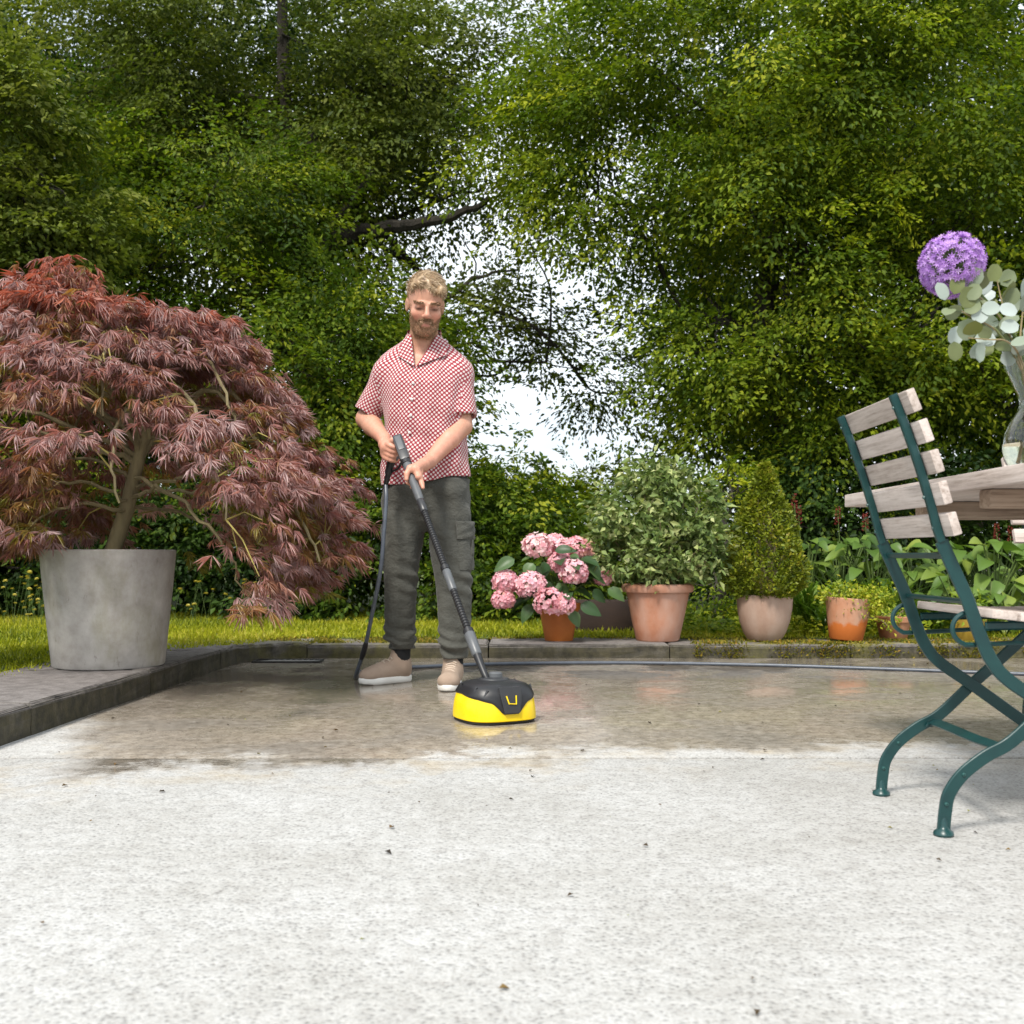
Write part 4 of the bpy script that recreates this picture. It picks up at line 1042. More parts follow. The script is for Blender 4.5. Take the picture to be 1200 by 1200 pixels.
    # stretchers between the two sides
    for (px, py, w_, t_) in ((1040, 651, .012, .006), (1064, 698, .011, .011)):
        q = pt(px, py, YF); mb = MB(); mb.add(*(tube([[q[0], YN, q[1]], [q[0], YF, q[1]]], .0058, 8) if w_ == t_ else tube([[q[0], YN, q[1]], [q[0], YF, q[1]]], 0, sect=(w_, t_), up=(1, 0, .35)))); mb.build('cross_rod', M['green_iron'], root, O3)
    q = np.array([.992, .176])
    mb = MB(); mb.add(*tube(spline([[q[0] - .004, YN - .006, q[1] - .012], [q[0], YN + .02, q[1] + .001], [q[0], YN + .12, q[1]], [q[0], YF - .02, q[1] + .001], [q[0] - .006, YF + .006, q[1] - .012]], 4), 0, sect=(.022, .006), up=(-.5, 0, 1))); mb.build('rear_stretcher', M['green_iron'], root, O3)
    # back slats: in front of the uprights, reaching past the near one
    zc = [.872, .812, .7515, .689, .6265]
    arr = st[:, [0, 2]]
    for i, z in enumerate(zc):
        j = np.argmin(np.abs(arr[:, 1] - z)); tg = nrm(arr[max(j - 2, 0)] - arr[j + 2]); ang = math.atan2(tg[0], tg[1])
        nx = np.array([math.cos(ang), 0, -math.sin(ang)])
        cen = np.array([arr[j, 0], (YN + YF) / 2 - .012, z]) + nx * .0175
        mb = MB(); mb.add(*box(cen, (.0185, .435, .047), roty(ang), .003)); mb.build('back_slat', M['wood_y'], root, O3)
        for Y in (YN, YF):
            mb = MB(); V, Fs = lathe([(.001, .003), (.003, .0025), (.0042, 0)], 8); V = np.array(V) @ roty(R(-90)).T + np.array([arr[j, 0], Y, z]) - nx * .0080; mb.add(V, Fs); mb.build('bolt', M['bolt'], root, O3)
    # seat slats
    for i in range(7):
        xx = .990 + i * .0575; zz = .438 + .0012 * (i - 3) ** 2
        mb = MB(); mb.add(*box((xx, (YN + YF) / 2 - .004, zz), (.051, .415, .018), roty(R((3 - i) * 2.2)), .003)); mb.build('seat_slat', M['wood_y'], root, O3)
    return root
chair = build_chair()
c2 = copy_tree(chair); c2['label'] = 'second folding chair half hidden at the far end of the table'
c2.location = (1.72, 3.70, 0); c2.rotation_euler = (0, 0, R(-90))
# (second chair turned to face the table's end; its back slats show beyond the table)

def build_table():
    root = empty('garden_table', (1.45, 2.45, 0), 'weathered wooden plank table with thick boards and cross beams', 'table'); O3 = np.array([1.45, 2.45, 0])
    for i in range(8):
        mb = MB(); mb.add(*box((1.055 + i * .1115, 2.44, .7315), (.1085, 1.80, .037), bev=.004)); mb.build('plank', M['wood_y'], root, O3)
    for Y, x0 in ((2.42, 1.03), (3.0, 1.10), (1.85, 1.03)):
        mb = MB(); mb.add(*box(((x0 + 1.86) / 2, Y, .692), (1.86 - x0, .06, .0415), bev=.007)); mb.build('cross_beam', M['wood_x'], root, O3)
    mb = MB(); mb.add(*box((1.47, 3.12, .690), (.60, .024, .0445), bev=.003)); mb.build('apron', M['wood_x'], root, O3)
    for X in (1.50, 1.78):
        for Y in (1.85, 3.0):
            mb = MB(); mb.add(*box((X, Y, .336), (.06, .055, .67), bev=.005)); mb.build('leg', M['wood_y'], root, O3)
build_table()

def glass_mat(name, rough=0.0, ior=1.45, col=(1, 1, 1)):
    m, t, b, o = nodes(name)
    b.inputs['Base Color'].default_value = (*col, 1); b.inputs['Transmission Weight'].default_value = 1.0
    b.inputs['Roughness'].default_value = rough; b.inputs['IOR'].default_value = ior
    f = noise(t, 9, 2, .5); bump(t, b, f, .04, .01)
    return m
M['glass'] = glass_mat('clear_glass', 0.0, 1.45, (.95, .97, .96)); M['water'] = glass_mat('vase_water', 0.0, 1.33, (.80, .78, .62))
VX, VY, VZ = 1.122, 2.40, .7515
va = empty('glass_vase', (VX, VY, VZ), 'clear glass vase with round belly and flared neck on the table', 'vase')
oprof = [(.001, 0), (.030, 0), (.042, .004), (.053, .022), (.0575, .05), (.053, .082), (.040, .110), (.027, .130), (.0225, .145), (.026, .165), (.040, .195), (.053, .225), (.058, .262)]
iprof = [(r - .0028 if r > .01 else .001, z) for r, z in oprof[2:]][::-1]
iprof = [(.0565, .263)] + iprof[1:] + [(.028, .006), (.001, .006)]
mb = MB(); mb.add(*lathe(oprof + iprof, 44)); mb.build('glass_wall', M['glass'], va)
wp = [(.001, .005), (.030, .005), (.0405, .0075), (.0517, .023), (.0560, .05), (.0555, .058), (.001, .058)]
mb = MB(); mb.add(*lathe(wp, 40)); mb.build('water', M['water'], va)

M['euc'] = leafmat('eucalyptus_leaf', [(0, (.13, .15, .035)), (.4, (.20, .24, .14)), (.75, (.30, .36, .31)), (1, (.46, .52, .51))], .2, .45, (1, 1, .7))
M['euc_stem'] = plain('eucalyptus_stem', (.30, .24, .12), (.20, .15, .07), 20, .6)
M['allium'] = leafmat('allium_petal', [(0, (.34, .17, .52)), (.5, (.55, .32, .72)), (1, (.74, .55, .86))], .3, .6, (1.05, .8, 1.1))
def build_bouquet():
    rng = np.random.default_rng(51); vz = np.array([VX, VY, VZ])
    # allium
    c = P(1116, 311, 2.36); root = empty('allium_flower', vz + [0, 0, .02], 'big round purple allium flower standing above the vase', 'flower')
    org = np.array(root.location)
    q = spline([vz + [.012, 0, .022], vz + [.006, 0, .14], vz + [-.025, -.005, .27], c * .5 + (vz + [-.03, 0, .28]) * .5 + [-.01, 0, .02], c], 6)
    mb = MB(); mb.add(*tube(q, .0042, 8)); mb.build('stem', M['stem_green'], root, org)
    n = 900; d = rand_unit(rng, n); r = .0655 * (.76 + .26 * rng.random(n) ** .6); p = c + d * r[:, None]
    t1 = nrm(np.cross(d, rand_unit(rng, n))); t2 = np.cross(d, t1); parts = []
    va_ = np.clip(.5 + .2 * rng.normal(size=n), 0, 1)
    for k in range(6):
        a = k * math.pi / 3; parts.append(leaf_arrays(p, t1 * math.cos(a) + t2 * math.sin(a) + d * .8, d, .0098, .0028, np.clip(va_ + .1 * rng.normal(size=n), 0, 1), .05, .1))
    link('flower_head', leaf_mesh('flower_head', parts, org), M['allium'], root)
    st = MB()
    for i in range(0, n, 3): st.add(*tube([c, p[i]], .0006, 3))
    st.build('pedicels', M['stem_green'], root, org, smooth=False)
    # eucalyptus
    root = empty('eucalyptus_branch', vz + [0, 0, .02], 'eucalyptus sprigs with round silvery leaves in the vase', 'branch'); org = np.array(root.location)
    spr = [[P(1190, 420, 2.40), P(1168, 388, 2.36), P(1140, 372, 2.32), P(1118, 360, 2.30)], [P(1192, 415, 2.40), P(1172, 372, 2.38), P(1150, 350, 2.36), P(1125, 338, 2.33)], [P(1195, 415, 2.40), P(1180, 375, 2.40), P(1172, 345, 2.42), P(1168, 326, 2.42)],
           [P(1196, 418, 2.40), P(1198, 370, 2.42), P(1206, 340, 2.44), P(1215, 320, 2.46)], [P(1196, 420, 2.38), P(1180, 400, 2.30), P(1160, 398, 2.26), P(1135, 396, 2.24)], [P(1200, 418, 2.40), P(1215, 385, 2.36), P(1235, 360, 2.34), P(1250, 345, 2.34)]]
    for j, s in enumerate(spr):
        foot = vz + [.02 * math.cos(j * 2.2), .02 * math.sin(j * 2.2), .024]
        neck = vz + [.008 * math.cos(j * 1.3), .008 * math.sin(j * 1.3), .145]
        q = spline([foot, neck] + s, 5); mb = MB(); mb.add(*tube(q, np.linspace(.0028, .0012, len(q)), 6)); mb.build('stem', M['euc_stem'], root, org)
        up = q[10:]
        for k in range(11):
            b0 = up[min(len(up) - 1, int((k / 10) ** .8 * (len(up) - 1)))]; a = rng.random() * 6.28
            tg = nrm(up[-1] - up[0]); ax = tg * .35 + np.array([math.cos(a), math.sin(a) * .5 - .1, .75 * math.sin(a + j)])
            ln = .034 + .016 * rng.random()
            big_leaf('leaf', M['euc'], root, org, b0 + nrm(ax) * .008, ax, [rng.normal() * .6, -1.0, .45 * rng.normal() + .3], ln, ln * (.72 + .2 * rng.random()), .2 * rng.normal(), .1, np.clip(.5 + .33 * rng.normal(), 0, 1), 'round', 6)
    for px, py, ax, v in ((1108, 352, (-.4, 0, 1), .8), (1118, 345, (.3, 0, 1), .1), (1135, 352, (.5, 0, .8), .35), (1160, 330, (.5, 0, 1), .1), (1122, 382, (-.2, 0, -1), .9), (1118, 400, (.1, 0, -1), .2), (1140, 378, (.6, 0, .6), .9), (1165, 405, (-.8, 0, -.3), .15), (1150, 365, (.9, 0, .3), .85), (1170, 362, (1, 0, -.1), .95), (1172, 385, (1, 0, .2), .9), (1130, 366, (.7, 0, .5), .3)):
        big_leaf('leaf', M['euc'], root, org, P(px, py, 2.31), ax, (.1 * rng.normal(), -1, .3), .042, .032, .1, .08, v, 'round', 6)
build_bouquet()
# ================================================================== THE MAN
class Field:
    """signed distance grid; shapes are blended in, then meshed by surface nets"""
    def __init__(s, lo, hi, h):
        s.lo = np.asarray(lo, float); s.h = h
        s.n = np.ceil((np.asarray(hi) - s.lo) / h).astype(int) + 1
        s.a = np.full(s.n, .12, np.float32)
    def grid(s, lo, hi):
        i0 = np.clip(np.floor((np.asarray(lo) - s.lo) / s.h).astype(int), 0, s.n - 1); i1 = np.clip(np.ceil((np.asarray(hi) - s.lo) / s.h).astype(int) + 1, 1, s.n)
        ax = [s.lo[k] + s.h * np.arange(i0[k], i1[k]) for k in range(3)]
        sl = tuple(slice(i0[k], i1[k]) for k in range(3))
        return sl, ax[0][:, None, None], ax[1][None, :, None], ax[2][None, None, :]
    def put(s, fn, lo, hi, k=.01, op='add'):
        m = .03 + k
        sl, X, Y, Z = s.grid(np.asarray(lo) - m, np.asarray(hi) + m)
        d = fn(X, Y, Z); A = s.a[sl]
        if op == 'add':
            hh = np.clip(.5 + .5 * (A - d) / k, 0, 1); s.a[sl] = A * (1 - hh) + d * hh - k * hh * (1 - hh)
        elif op == 'cut':
            d = -d; hh = np.clip(.5 - .5 * (A - d) / k, 0, 1); s.a[sl] = A * (1 - hh) + d * hh + k * hh * (1 - hh)
        elif op == 'and':
            hh = np.clip(.5 - .5 * (A - d) / k, 0, 1); s.a[sl] = A * (1 - hh) + d * hh + k * hh * (1 - hh)
    def cone(s, a, b, ra, rb, k=.01, op='add', sq=None):
        a = np.asarray(a, float); b = np.asarray(b, float); r = max(ra, rb)
        def fn(X, Y, Z):
            ab = b - a; L2 = ab @ ab
            t = np.clip(((X - a[0]) * ab[0] + (Y - a[1]) * ab[1] + (Z - a[2]) * ab[2]) / L2, 0, 1)
            return np.sqrt((X - a[0] - ab[0] * t) ** 2 + (Y - a[1] - ab[1] * t) ** 2 + (Z - a[2] - ab[2] * t) ** 2) - (ra + (rb - ra) * t)
        s.put(fn, np.minimum(a, b) - r, np.maximum(a, b) + r, k, op)
    def chain(s, pts, rads, k=.004):
        for i in range(len(pts) - 1): s.cone(pts[i], pts[i + 1], rads[i], rads[i + 1], k)
    def ell(s, c, ax, r, k=.01, op='add'):
        """ellipsoid with axes rows ax"""
        c = np.asarray(c, float); ax = np.asarray(ax, float); r = np.asarray(r, float); R_ = r.max()
        def fn(X, Y, Z):
            q = [((X - c[0]) * ax[i, 0] + (Y - c[1]) * ax[i, 1] + (Z - c[2]) * ax[i, 2]) for i in range(3)]
            k0 = np.sqrt(sum((q[i] / r[i]) ** 2 for i in range(3))); k1 = np.sqrt(sum((q[i] / r[i] ** 2) ** 2 for i in range(3))) + 1e-6
            return k0 * (k0 - 1) / k1
        s.put(fn, c - R_, c + R_, k, op)
    def mesh(s):
        a = s.a; nx, ny, nz = a.shape; ins = a < 0
        cnt = np.zeros((nx - 1, ny - 1, nz - 1), np.int8)
        cs = [(i, j, k) for i in (0, 1) for j in (0, 1) for k in (0, 1)]
        for i, j, k in cs: cnt += ins[i:nx - 1 + i, j:ny - 1 + j, k:nz - 1 + k]
        act = np.argwhere((cnt > 0) & (cnt < 8))
        idx = np.full(cnt.shape, -1, np.int32); idx[tuple(act.T)] = np.arange(len(act))
        vals = {c: a[act[:, 0] + c[0], act[:, 1] + c[1], act[:, 2] + c[2]] for c in cs}
        S = np.zeros((len(act), 3)); W_ = np.zeros(len(act))
        for c in cs:
            for ax in range(3):
                if c[ax] == 0:
                    e = list(c); e[ax] = 1; e = tuple(e); va, vb = vals[c], vals[e]; m = (va < 0) != (vb < 0)
                    t = np.where(m, va / np.where(m, va - vb, 1), 0)
                    p = np.array(c, float)[None].repeat(len(act), 0); p[:, ax] += t
                    S += p * m[:, None]; W_ += m
        V = s.lo + s.h * (act + S / W_[:, None])
        Q = []
        for ax in range(3):
            b, c = [(1, 2), (2, 0), (0, 1)][ax]
            sl0 = [slice(None)] * 3; sl1 = [slice(None)] * 3; sl0[ax] = slice(0, -1); sl1[ax] = slice(1, None)
            fl = np.argwhere(ins[tuple(sl0)] != ins[tuple(sl1)])
            fl = fl[(fl[:, b] > 0) & (fl[:, c] > 0) & (fl[:, b] < a.shape[b] - 1) & (fl[:, c] < a.shape[c] - 1)]
            def at(db, dc):
                g = fl.copy(); g[:, b] += db; g[:, c] += dc; return idx[tuple(g.T)]
            q = np.stack([at(-1, -1), at(0, -1), at(0, 0), at(-1, 0)], 1)
            rev = ~ins[tuple(fl.T)]
            q[rev] = q[rev][:, ::-1]; Q.append(q)
        Q = np.concatenate(Q); Q = Q[(Q >= 0).all(1)]
        # one relaxing pass
        for _ in range(2):
            acc = np.zeros_like(V); n = np.zeros(len(V))
            cen = V[Q].mean(1)
            for k in range(4): np.add.at(acc, Q[:, k], cen); np.add.at(n, Q[:, k], 1)
            V = V * .5 + .5 * acc / np.maximum(n, 1)[:, None]
        return V, Q

PB = np.array([-.40, 4.90, 0.0])
man = empty('person', PB, 'man in red and white checked shirt and cargo trousers pushing the floor cleaner', 'person')

# ---- lance line (the tool he holds); the same points are used to build the tool
LT = P(467, 517, 4.655); LB = P(566, 786, 3.86)
LD = nrm(LB - LT)
def on_lance(py):
    lo, hi = 0.0, float(np.linalg.norm(LB - LT))
    for _ in range(40):
        m = (lo + hi) / 2; p = LT + LD * m
        if 650 - (p[2] - CAMH) * F / p[1] < py: lo = m
        else: hi = m
    return lo
GR0 = P(464, 517, 4.665); GR1 = P(456, 551, 4.72)         # pistol grip axis
# ---- head frame
yaw, pit, rol = R(9), R(20), R(-3)
hf = np.array([math.sin(yaw) * math.cos(pit), -math.cos(yaw) * math.cos(pit), -math.sin(pit)])
hr_ = np.array([math.cos(yaw), math.sin(yaw), 0.0]); hu = np.cross(hf, hr_)
hr_ = hr_ * math.cos(rol) + hu * math.sin(rol); hu = np.cross(hf, hr_)
HA = np.stack([hr_, hf, hu]); HS = 1.07
H0 = P(498.5, 357, 4.85)
def hd(a, b, c): return H0 + HS * (hr_ * a + hf * b + hu * c)

# ---- silhouettes
def prof(rows):
    """rows: (py, xl, xr, Y, b) -> interpolators over z"""
    z = []; cx = []; a = []; cy = []; b = []
    for py, xl, xr, Y, bb in rows:
        l, r_ = P(xl, py, Y), P(xr, py, Y); z.append(l[2]); cx.append((l[0] + r_[0]) / 2); a.append((r_[0] - l[0]) / 2); cy.append(Y); b.append(bb)
    o = np.argsort(z); z, cx, a, cy, b = [np.array(q)[o] for q in (z, cx, a, cy, b)]
    return lambda Z: (np.interp(Z, z, cx), np.interp(Z, z, a), np.interp(Z, z, cy), np.interp(Z, z, b)), z[0], z[-1]
def prof_fn(pf, off=0.0, p=2.4, disp=None):
    f_, z0, z1 = pf
    def fn(X, Y, Z):
        cx, a, cy, b = f_(Z); a = np.maximum(a + off, .004); b = np.maximum(b + off, .004)
        q = (np.abs((X - cx) / a) ** p + np.abs((Y - cy) / b) ** p) ** (1 / p)
        d = (q - 1) * np.minimum(a, b)
        if disp is not None: d = d + disp(X - cx, Y - cy, Z)
        return np.maximum(d, np.maximum(z0 - off * 0 - Z, Z - z1))
    return fn
T_rows = [(570, 446, 551, 4.93, .142), (545, 449, 550, 4.93, .142), (515, 452, 547, 4.93, .134), (480, 450, 547, 4.925, .134), (452, 446, 547, 4.93, .13), (438, 442, 550, 4.94, .118), (427, 440, 551, 4.95, .102), (418, 446, 545, 4.955, .086), (410, 457, 534, 4.96, .078), (404, 467, 526, 4.96, .075), (399, 474, 520, 4.965, .074), (390, 479, 515, 4.965, .068)]
torso = prof(T_rows)
LL_rows = [(566, 451, 500, 4.93, .115), (600, 448.5, 499, 4.93, .108), (640, 449.5, 494, 4.935, .098), (680, 451.5, 490, 4.94, .09), (705, 452, 488, 4.95, .082), (735, 451, 487, 4.97, .076), (748, 450.5, 487, 4.97, .074), (752, 455, 486, 4.97, .062), (760, 457, 485, 4.97, .058)]
RL_rows = [(562, 499, 548.5, 4.93, .115), (600, 500, 551.5, 4.91, .11), (640, 504, 553, 4.89, .102), (680, 511, 553.5, 4.86, .095), (710, 513.5, 553, 4.84, .086), (740, 514.5, 551, 4.82, .078), (758, 515, 549, 4.81, .075), (763, 517, 547, 4.81, .064), (771, 518, 546, 4.81, .058)]
legL, legR = prof(LL_rows), prof(RL_rows)
pelv = prof([(548, 452, 546, 4.93, .108), (572, 449, 550, 4.93, .124), (598, 456, 544, 4.93, .115), (612, 478, 522, 4.925, .085), (622, 494, 505, 4.925, .04)])

S_R, E_R, W_R = P(453, 436, 4.945), P(429, 491, 5.00), P(450, 514, 4.79)
S_L, E_L, W_L = P(537.5, 436, 4.94), P(541, 499, 4.89), P(503, 541, 4.735)

def wrapf(c, d, r, th0, th1, n=5, e1=None, e2=None, slide=0.0):
    return [c + d * slide * i / (n - 1) + r * (e1 * math.cos(a) + e2 * math.sin(a)) for i, a in enumerate(np.linspace(th0, th1, n))]

def build_body():
    h = .0036
    B = Field((-.83, 4.38, 0.0), (-.10, 5.14, 1.86), h)
    # trunk and legs (under the clothes, slimmer)
    B.put(prof_fn((torso[0], torso[1] + .09, torso[2]), -.016, 2.3), (-.62, 4.78, torso[1]), (-.17, 5.10, torso[2]), .02)
    B.put(prof_fn(pelv, -.02, 2.2), (-.62, 4.78, pelv[1]), (-.17, 5.10, pelv[2]), .02)
    for rows, foot in ((LL_rows, (P(462, 0, 4.95)[0], 4.95)), (RL_rows, (P(529, 0, 4.79)[0], 4.79))):
        pts = [np.array([(P(r[1], r[0], r[3])[0] + P(r[2], r[0], r[3])[0]) / 2, r[3], P(0, r[0], r[3])[2]]) for r in rows]
        rr = [.07, .068, .062, .052, .046, .038, .034, .031, .029]
        for i in range(len(pts) - 1): B.cone(pts[i], pts[i + 1], rr[i], rr[i + 1], .02)
        B.cone(pts[-1], [foot[0], foot[1], .07], .029, .028, .01)
    for toe, heel in (((-.63, 4.868), (-.485, 4.98)), ((-.267, 4.64), (-.257, 4.83))):
        B.cone([heel[0], heel[1], .062], [toe[0], toe[1], .045], .030, .022, .02)
    # head
    B.ell(hd(0, -.012, .040), HA, np.array([.0745, .094, .088]) * HS, .012)
    B.ell(hd(0, .026, -.028), HA, np.array([.0605, .064, .087]) * HS, .02)
    B.ell(hd(0, .046, -.094), HA, np.array([.040, .036, .030]) * HS, .022)
    for s in (-1, 1):
        B.ell(hd(s * .030, .012, -.070), HA, np.array([.024, .042, .030]) * HS, .02)       # jaw angle
        B.ell(hd(s * .038, .062, -.028), HA, np.array([.023, .022, .022]) * HS, .018)      # cheekbone
        B.ell(hd(s * .031, .098, -.003), HA, np.array([.0175, .016, .0125]) * HS, .008, 'cut')
        B.ell(hd(s * .031, .0735, -.003), HA, np.array([.0165, .0150, .0135]) * HS, .004)  # lidded eye
        B.cone(hd(s * .013, .0885, .014), hd(s * .046, .077, .015), .0088 * HS, .006 * HS, .008)  # brow
        c = hd(s * .0725, -.012, -.008); ea = np.stack([nrm(hr_ * s + hf * .45), nrm(hf - hr_ * s * .45), hu])
        B.ell(c, ea, np.array([.0070, .017, .029]) * HS, .008); B.ell(c + nrm(hr_ * s + hf * .4) * .009, ea, np.array([.005, .010, .019]) * HS, .004, 'cut')
        B.cone(hd(s * .011, .099, -.034), hd(s * .011, .099, -.0345), .0085 * HS, .0085 * HS, .006)  # nostril wing
    B.cone(hd(0, .086, .012), hd(0, .112, -.028), .0075 * HS, .0118 * HS, .009)
    B.cone(hd(0, .108, -.031), hd(0, .104, -.035), .010 * HS, .008 * HS, .006)
    B.cone(hd(-.019, .084, -.0625), hd(.019, .084, -.0625), .0065, .0065, .006); B.cone(hd(-.016, .084, -.0735), hd(.016, .084, -.0735), .0072, .0072, .006)
    B.cone(hd(-.021, .0965, -.068), hd(.021, .0965, -.068), .0022, .0022, .004, 'cut')
    # neck
    B.cone(hd(0, -.022, -.055), [P(497, 0, 4.955)[0], 4.955, 1.47], .058, .066, .025)
    # arms
    B.cone(S_R + [.004, 0, -.025], E_R, .042, .045, .02); B.cone(S_L + [-.004, 0, -.025], E_L, .042, .047, .02)
    mR = E_R * .62 + W_R * .38; mL = E_L * .62 + W_L * .38
    B.chain([E_R, mR, W_R], [.0445, .0435, .0285], .012); B.chain([E_L, mL, W_L], [.0455, .044, .0295], .012)
    # left hand (picture right) laid over the lance from above
    dd = LD; e1 = nrm(np.array([0, -1.0, .25]) - dd * np.dot([0, -1.0, .25], dd)); e2 = np.cross(e1, dd); e2 *= np.sign(e2[0])
    s0 = on_lance(557); rb = .0185
    c = LT + dd * s0
    kn = c + (e1 * math.cos(.75) + e2 * math.sin(.75)) * (rb + .016)
    pal = kn * .5 + W_L * .5 + e2 * .004
    B.chain([W_L, pal, kn], [.0285, .027, .021], .012)
    for i, (ds, th1) in enumerate(((-.030, 4.1), (-.010, 4.35), (.010, 4.2), (.029, 3.7))):
        ci = c + dd * (ds + .012); r = rb + .0088
        k0 = ci + (e1 * math.cos(.9) + e2 * math.sin(.9)) * (rb + .013)
        arc = wrapf(ci, dd, r, 1.25, th1, 6, e1, e2)
        fr = [.0125, .0105, .0100, .0096, .0090, .0085, .0078]
        B.chain([pal * .35 + k0 * .65, k0] + arc, [.015, .0125] + fr[1:], .005)
    # its thumb lies along the front
    th = [pal + e1 * .006 - e2 * .006, c - dd * .012 + (e1 * math.cos(.15) + e2 * math.sin(.15)) * (rb + .012), c + dd * .010 + (e1 * math.cos(-.55) + e2 * math.sin(-.55)) * (rb + .0105), c + dd * .030 + (e1 * math.cos(-.95) + e2 * math.sin(-.95)) * (rb + .0095)]
    B.chain(th, [.017, .0125, .0112, .0088], .006)
    # forefinger stretched down the right side of the lance
    ix = [kn + e2 * .006 + dd * .008, c + dd * .038 + (e1 * math.cos(1.35) + e2 * math.sin(1.35)) * (rb + .013), c + dd * .066 + (e1 * math.cos(1.5) + e2 * math.sin(1.5)) * (rb + .011), c + dd * .088 + (e1 * math.cos(1.6) + e2 * math.sin(1.6)) * (rb + .009)]
    B.chain(ix, [.0135, .0115, .0100, .0080], .006)
    # right hand (picture left) closed round the pistol grip
    dg_ = nrm(GR1 - GR0); f1 = nrm(np.array([0, -1.0, 0]) - dg_ * np.dot([0, -1.0, 0], dg_)); f2 = np.cross(f1, dg_); f2 *= np.sign(f2[0])
    cg = GR0 + dg_ * .052; rg = .0165
    palm_c = cg + (f1 * math.cos(-1.75) + f2 * math.sin(-1.75)) * (rg + .017)
    B.chain([W_R, W_R * .45 + palm_c * .55, palm_c - dg_ * .012, palm_c + dg_ * .018], [.0275, .0265, .026, .022], .014)
    for i, (ds, th1) in enumerate(((-.033, 1.5), (-.013, 1.9), (.007, 1.8), (.026, 1.5))):
        ci = cg + dg_ * ds; r = rg + .0090
        k0 = ci + (f1 * math.cos(-1.25) + f2 * math.sin(-1.25)) * (rg + .014)
        arc = wrapf(ci, dg_, r, -.85, th1, 6, f1, f2)
        B.chain([palm_c * .4 + k0 * .6, k0] + arc, [.015, .0128, .0112, .0105, .0100, .0095, .009, .008], .004)
    t0 = palm_c - dg_ * .022
    B.chain([t0, GR0 + dg_ * .002 + f2 * -.012 + f1 * .010 - dg_ * .006, GR0 - dg_ * .012 + f1 * .004 + f2 * .010, GR0 - dg_ * .010 + f2 * .028 - f1 * .004], [.017, .0130, .0115, .0092], .006)
    V, Q = B.mesh()
    me = npmesh('body', V - PB, Q, True)
    # pigment: cheeks, lips, brows, lashes, beard shadow
    q = (V - H0) @ HA.T / HS; a, b, c_ = q.T
    col = np.tile(np.array([.54, .285, .195]), (len(V), 1))
    rng = np.random.default_rng(2)
    def mixin(m, cc): 
        m = np.clip(m, 0, 1)[:, None]; col[:] = col * (1 - m) + np.array(cc) * m
    head = (np.abs(a) < .1) & (c_ > -.16) & (c_ < .15) & (np.abs(b) < .13)
    g = lambda x, y, sx, sy, x0: np.exp(-((np.abs(x) - x0) / sx) ** 2 - ((c_ - y) / sy) ** 2) * (b > .03) * head
    mixin(.55 * g(a, -.035, .022, .02, .040), (.62, .235, .17)); mixin(.45 * np.exp(-(a / .013) ** 2 - ((c_ + .025) / .02) ** 2) * (b > .085) * head, (.60, .24, .17))
    hands = (V[:, 2] < 1.10) & (V[:, 2] > .80); mixin(.35 * hands, (.62, .27, .20))
    mixin(.95 * g(a, .0155, .017, .0052, .030), (.20, .11, .055))
    mixin(.95 * g(a, -.0065, .0175, .0068, .031), (.03, .018, .014)); mixin(.6 * g(a, .002, .018, .007, .031), (.36, .15, .10))
    jaw = np.interp(np.abs(a), [0, .02, .035, .055, .075], [-.039, -.043, -.056, -.035, .01])
    bd = np.clip((jaw - c_) / .012, 0, 1) * np.clip((c_ + .155) / .02, 0, 1) * (b > -.035) * head
    lip = np.exp(-(a / .015) ** 2 - ((c_ + .070) / .0062) ** 2) * (b > .075) * head
    mixin(.62 * bd * (1 - lip), (.33, .19, .105)); mixin(.8 * lip, (.50, .17, .14))
    mixin(.5 * np.clip((b < .02) * (c_ > .03) * head, 0, 1), (.34, .21, .11))
    ca = me.color_attributes.new('Col', 'FLOAT_COLOR', 'POINT'); ca.data.foreach_set('color', np.concatenate([col, np.ones((len(V), 1))], 1).astype(np.float32).ravel())
    m, t, bs, o = nodes('skin')
    at = N(t, 'ShaderNodeAttribute', attribute_name='Col')
    sp = noise(t, 60, 4, .6)
    t.links.new(mixc(t, 1.0, at.outputs['Color'], ramp(t, sp, [(.3, (.92, .88, .86)), (.7, (1.05, 1.04, 1.03))]), 'MULTIPLY'), bs.inputs['Base Color'])
    bs.inputs['Roughness'].default_value = .5; bs.inputs['Subsurface Weight'].default_value = .06; bs.inputs['Subsurface Radius'].default_value = (.012, .005, .003); bs.inputs['Subsurface Scale'].default_value = 1.0
    bump(t, bs, noise(t, 220, 3, .6), .12, .002)
    body = link('body', me, m, man)
    return body, V, q
body, BV, BQ = build_body()

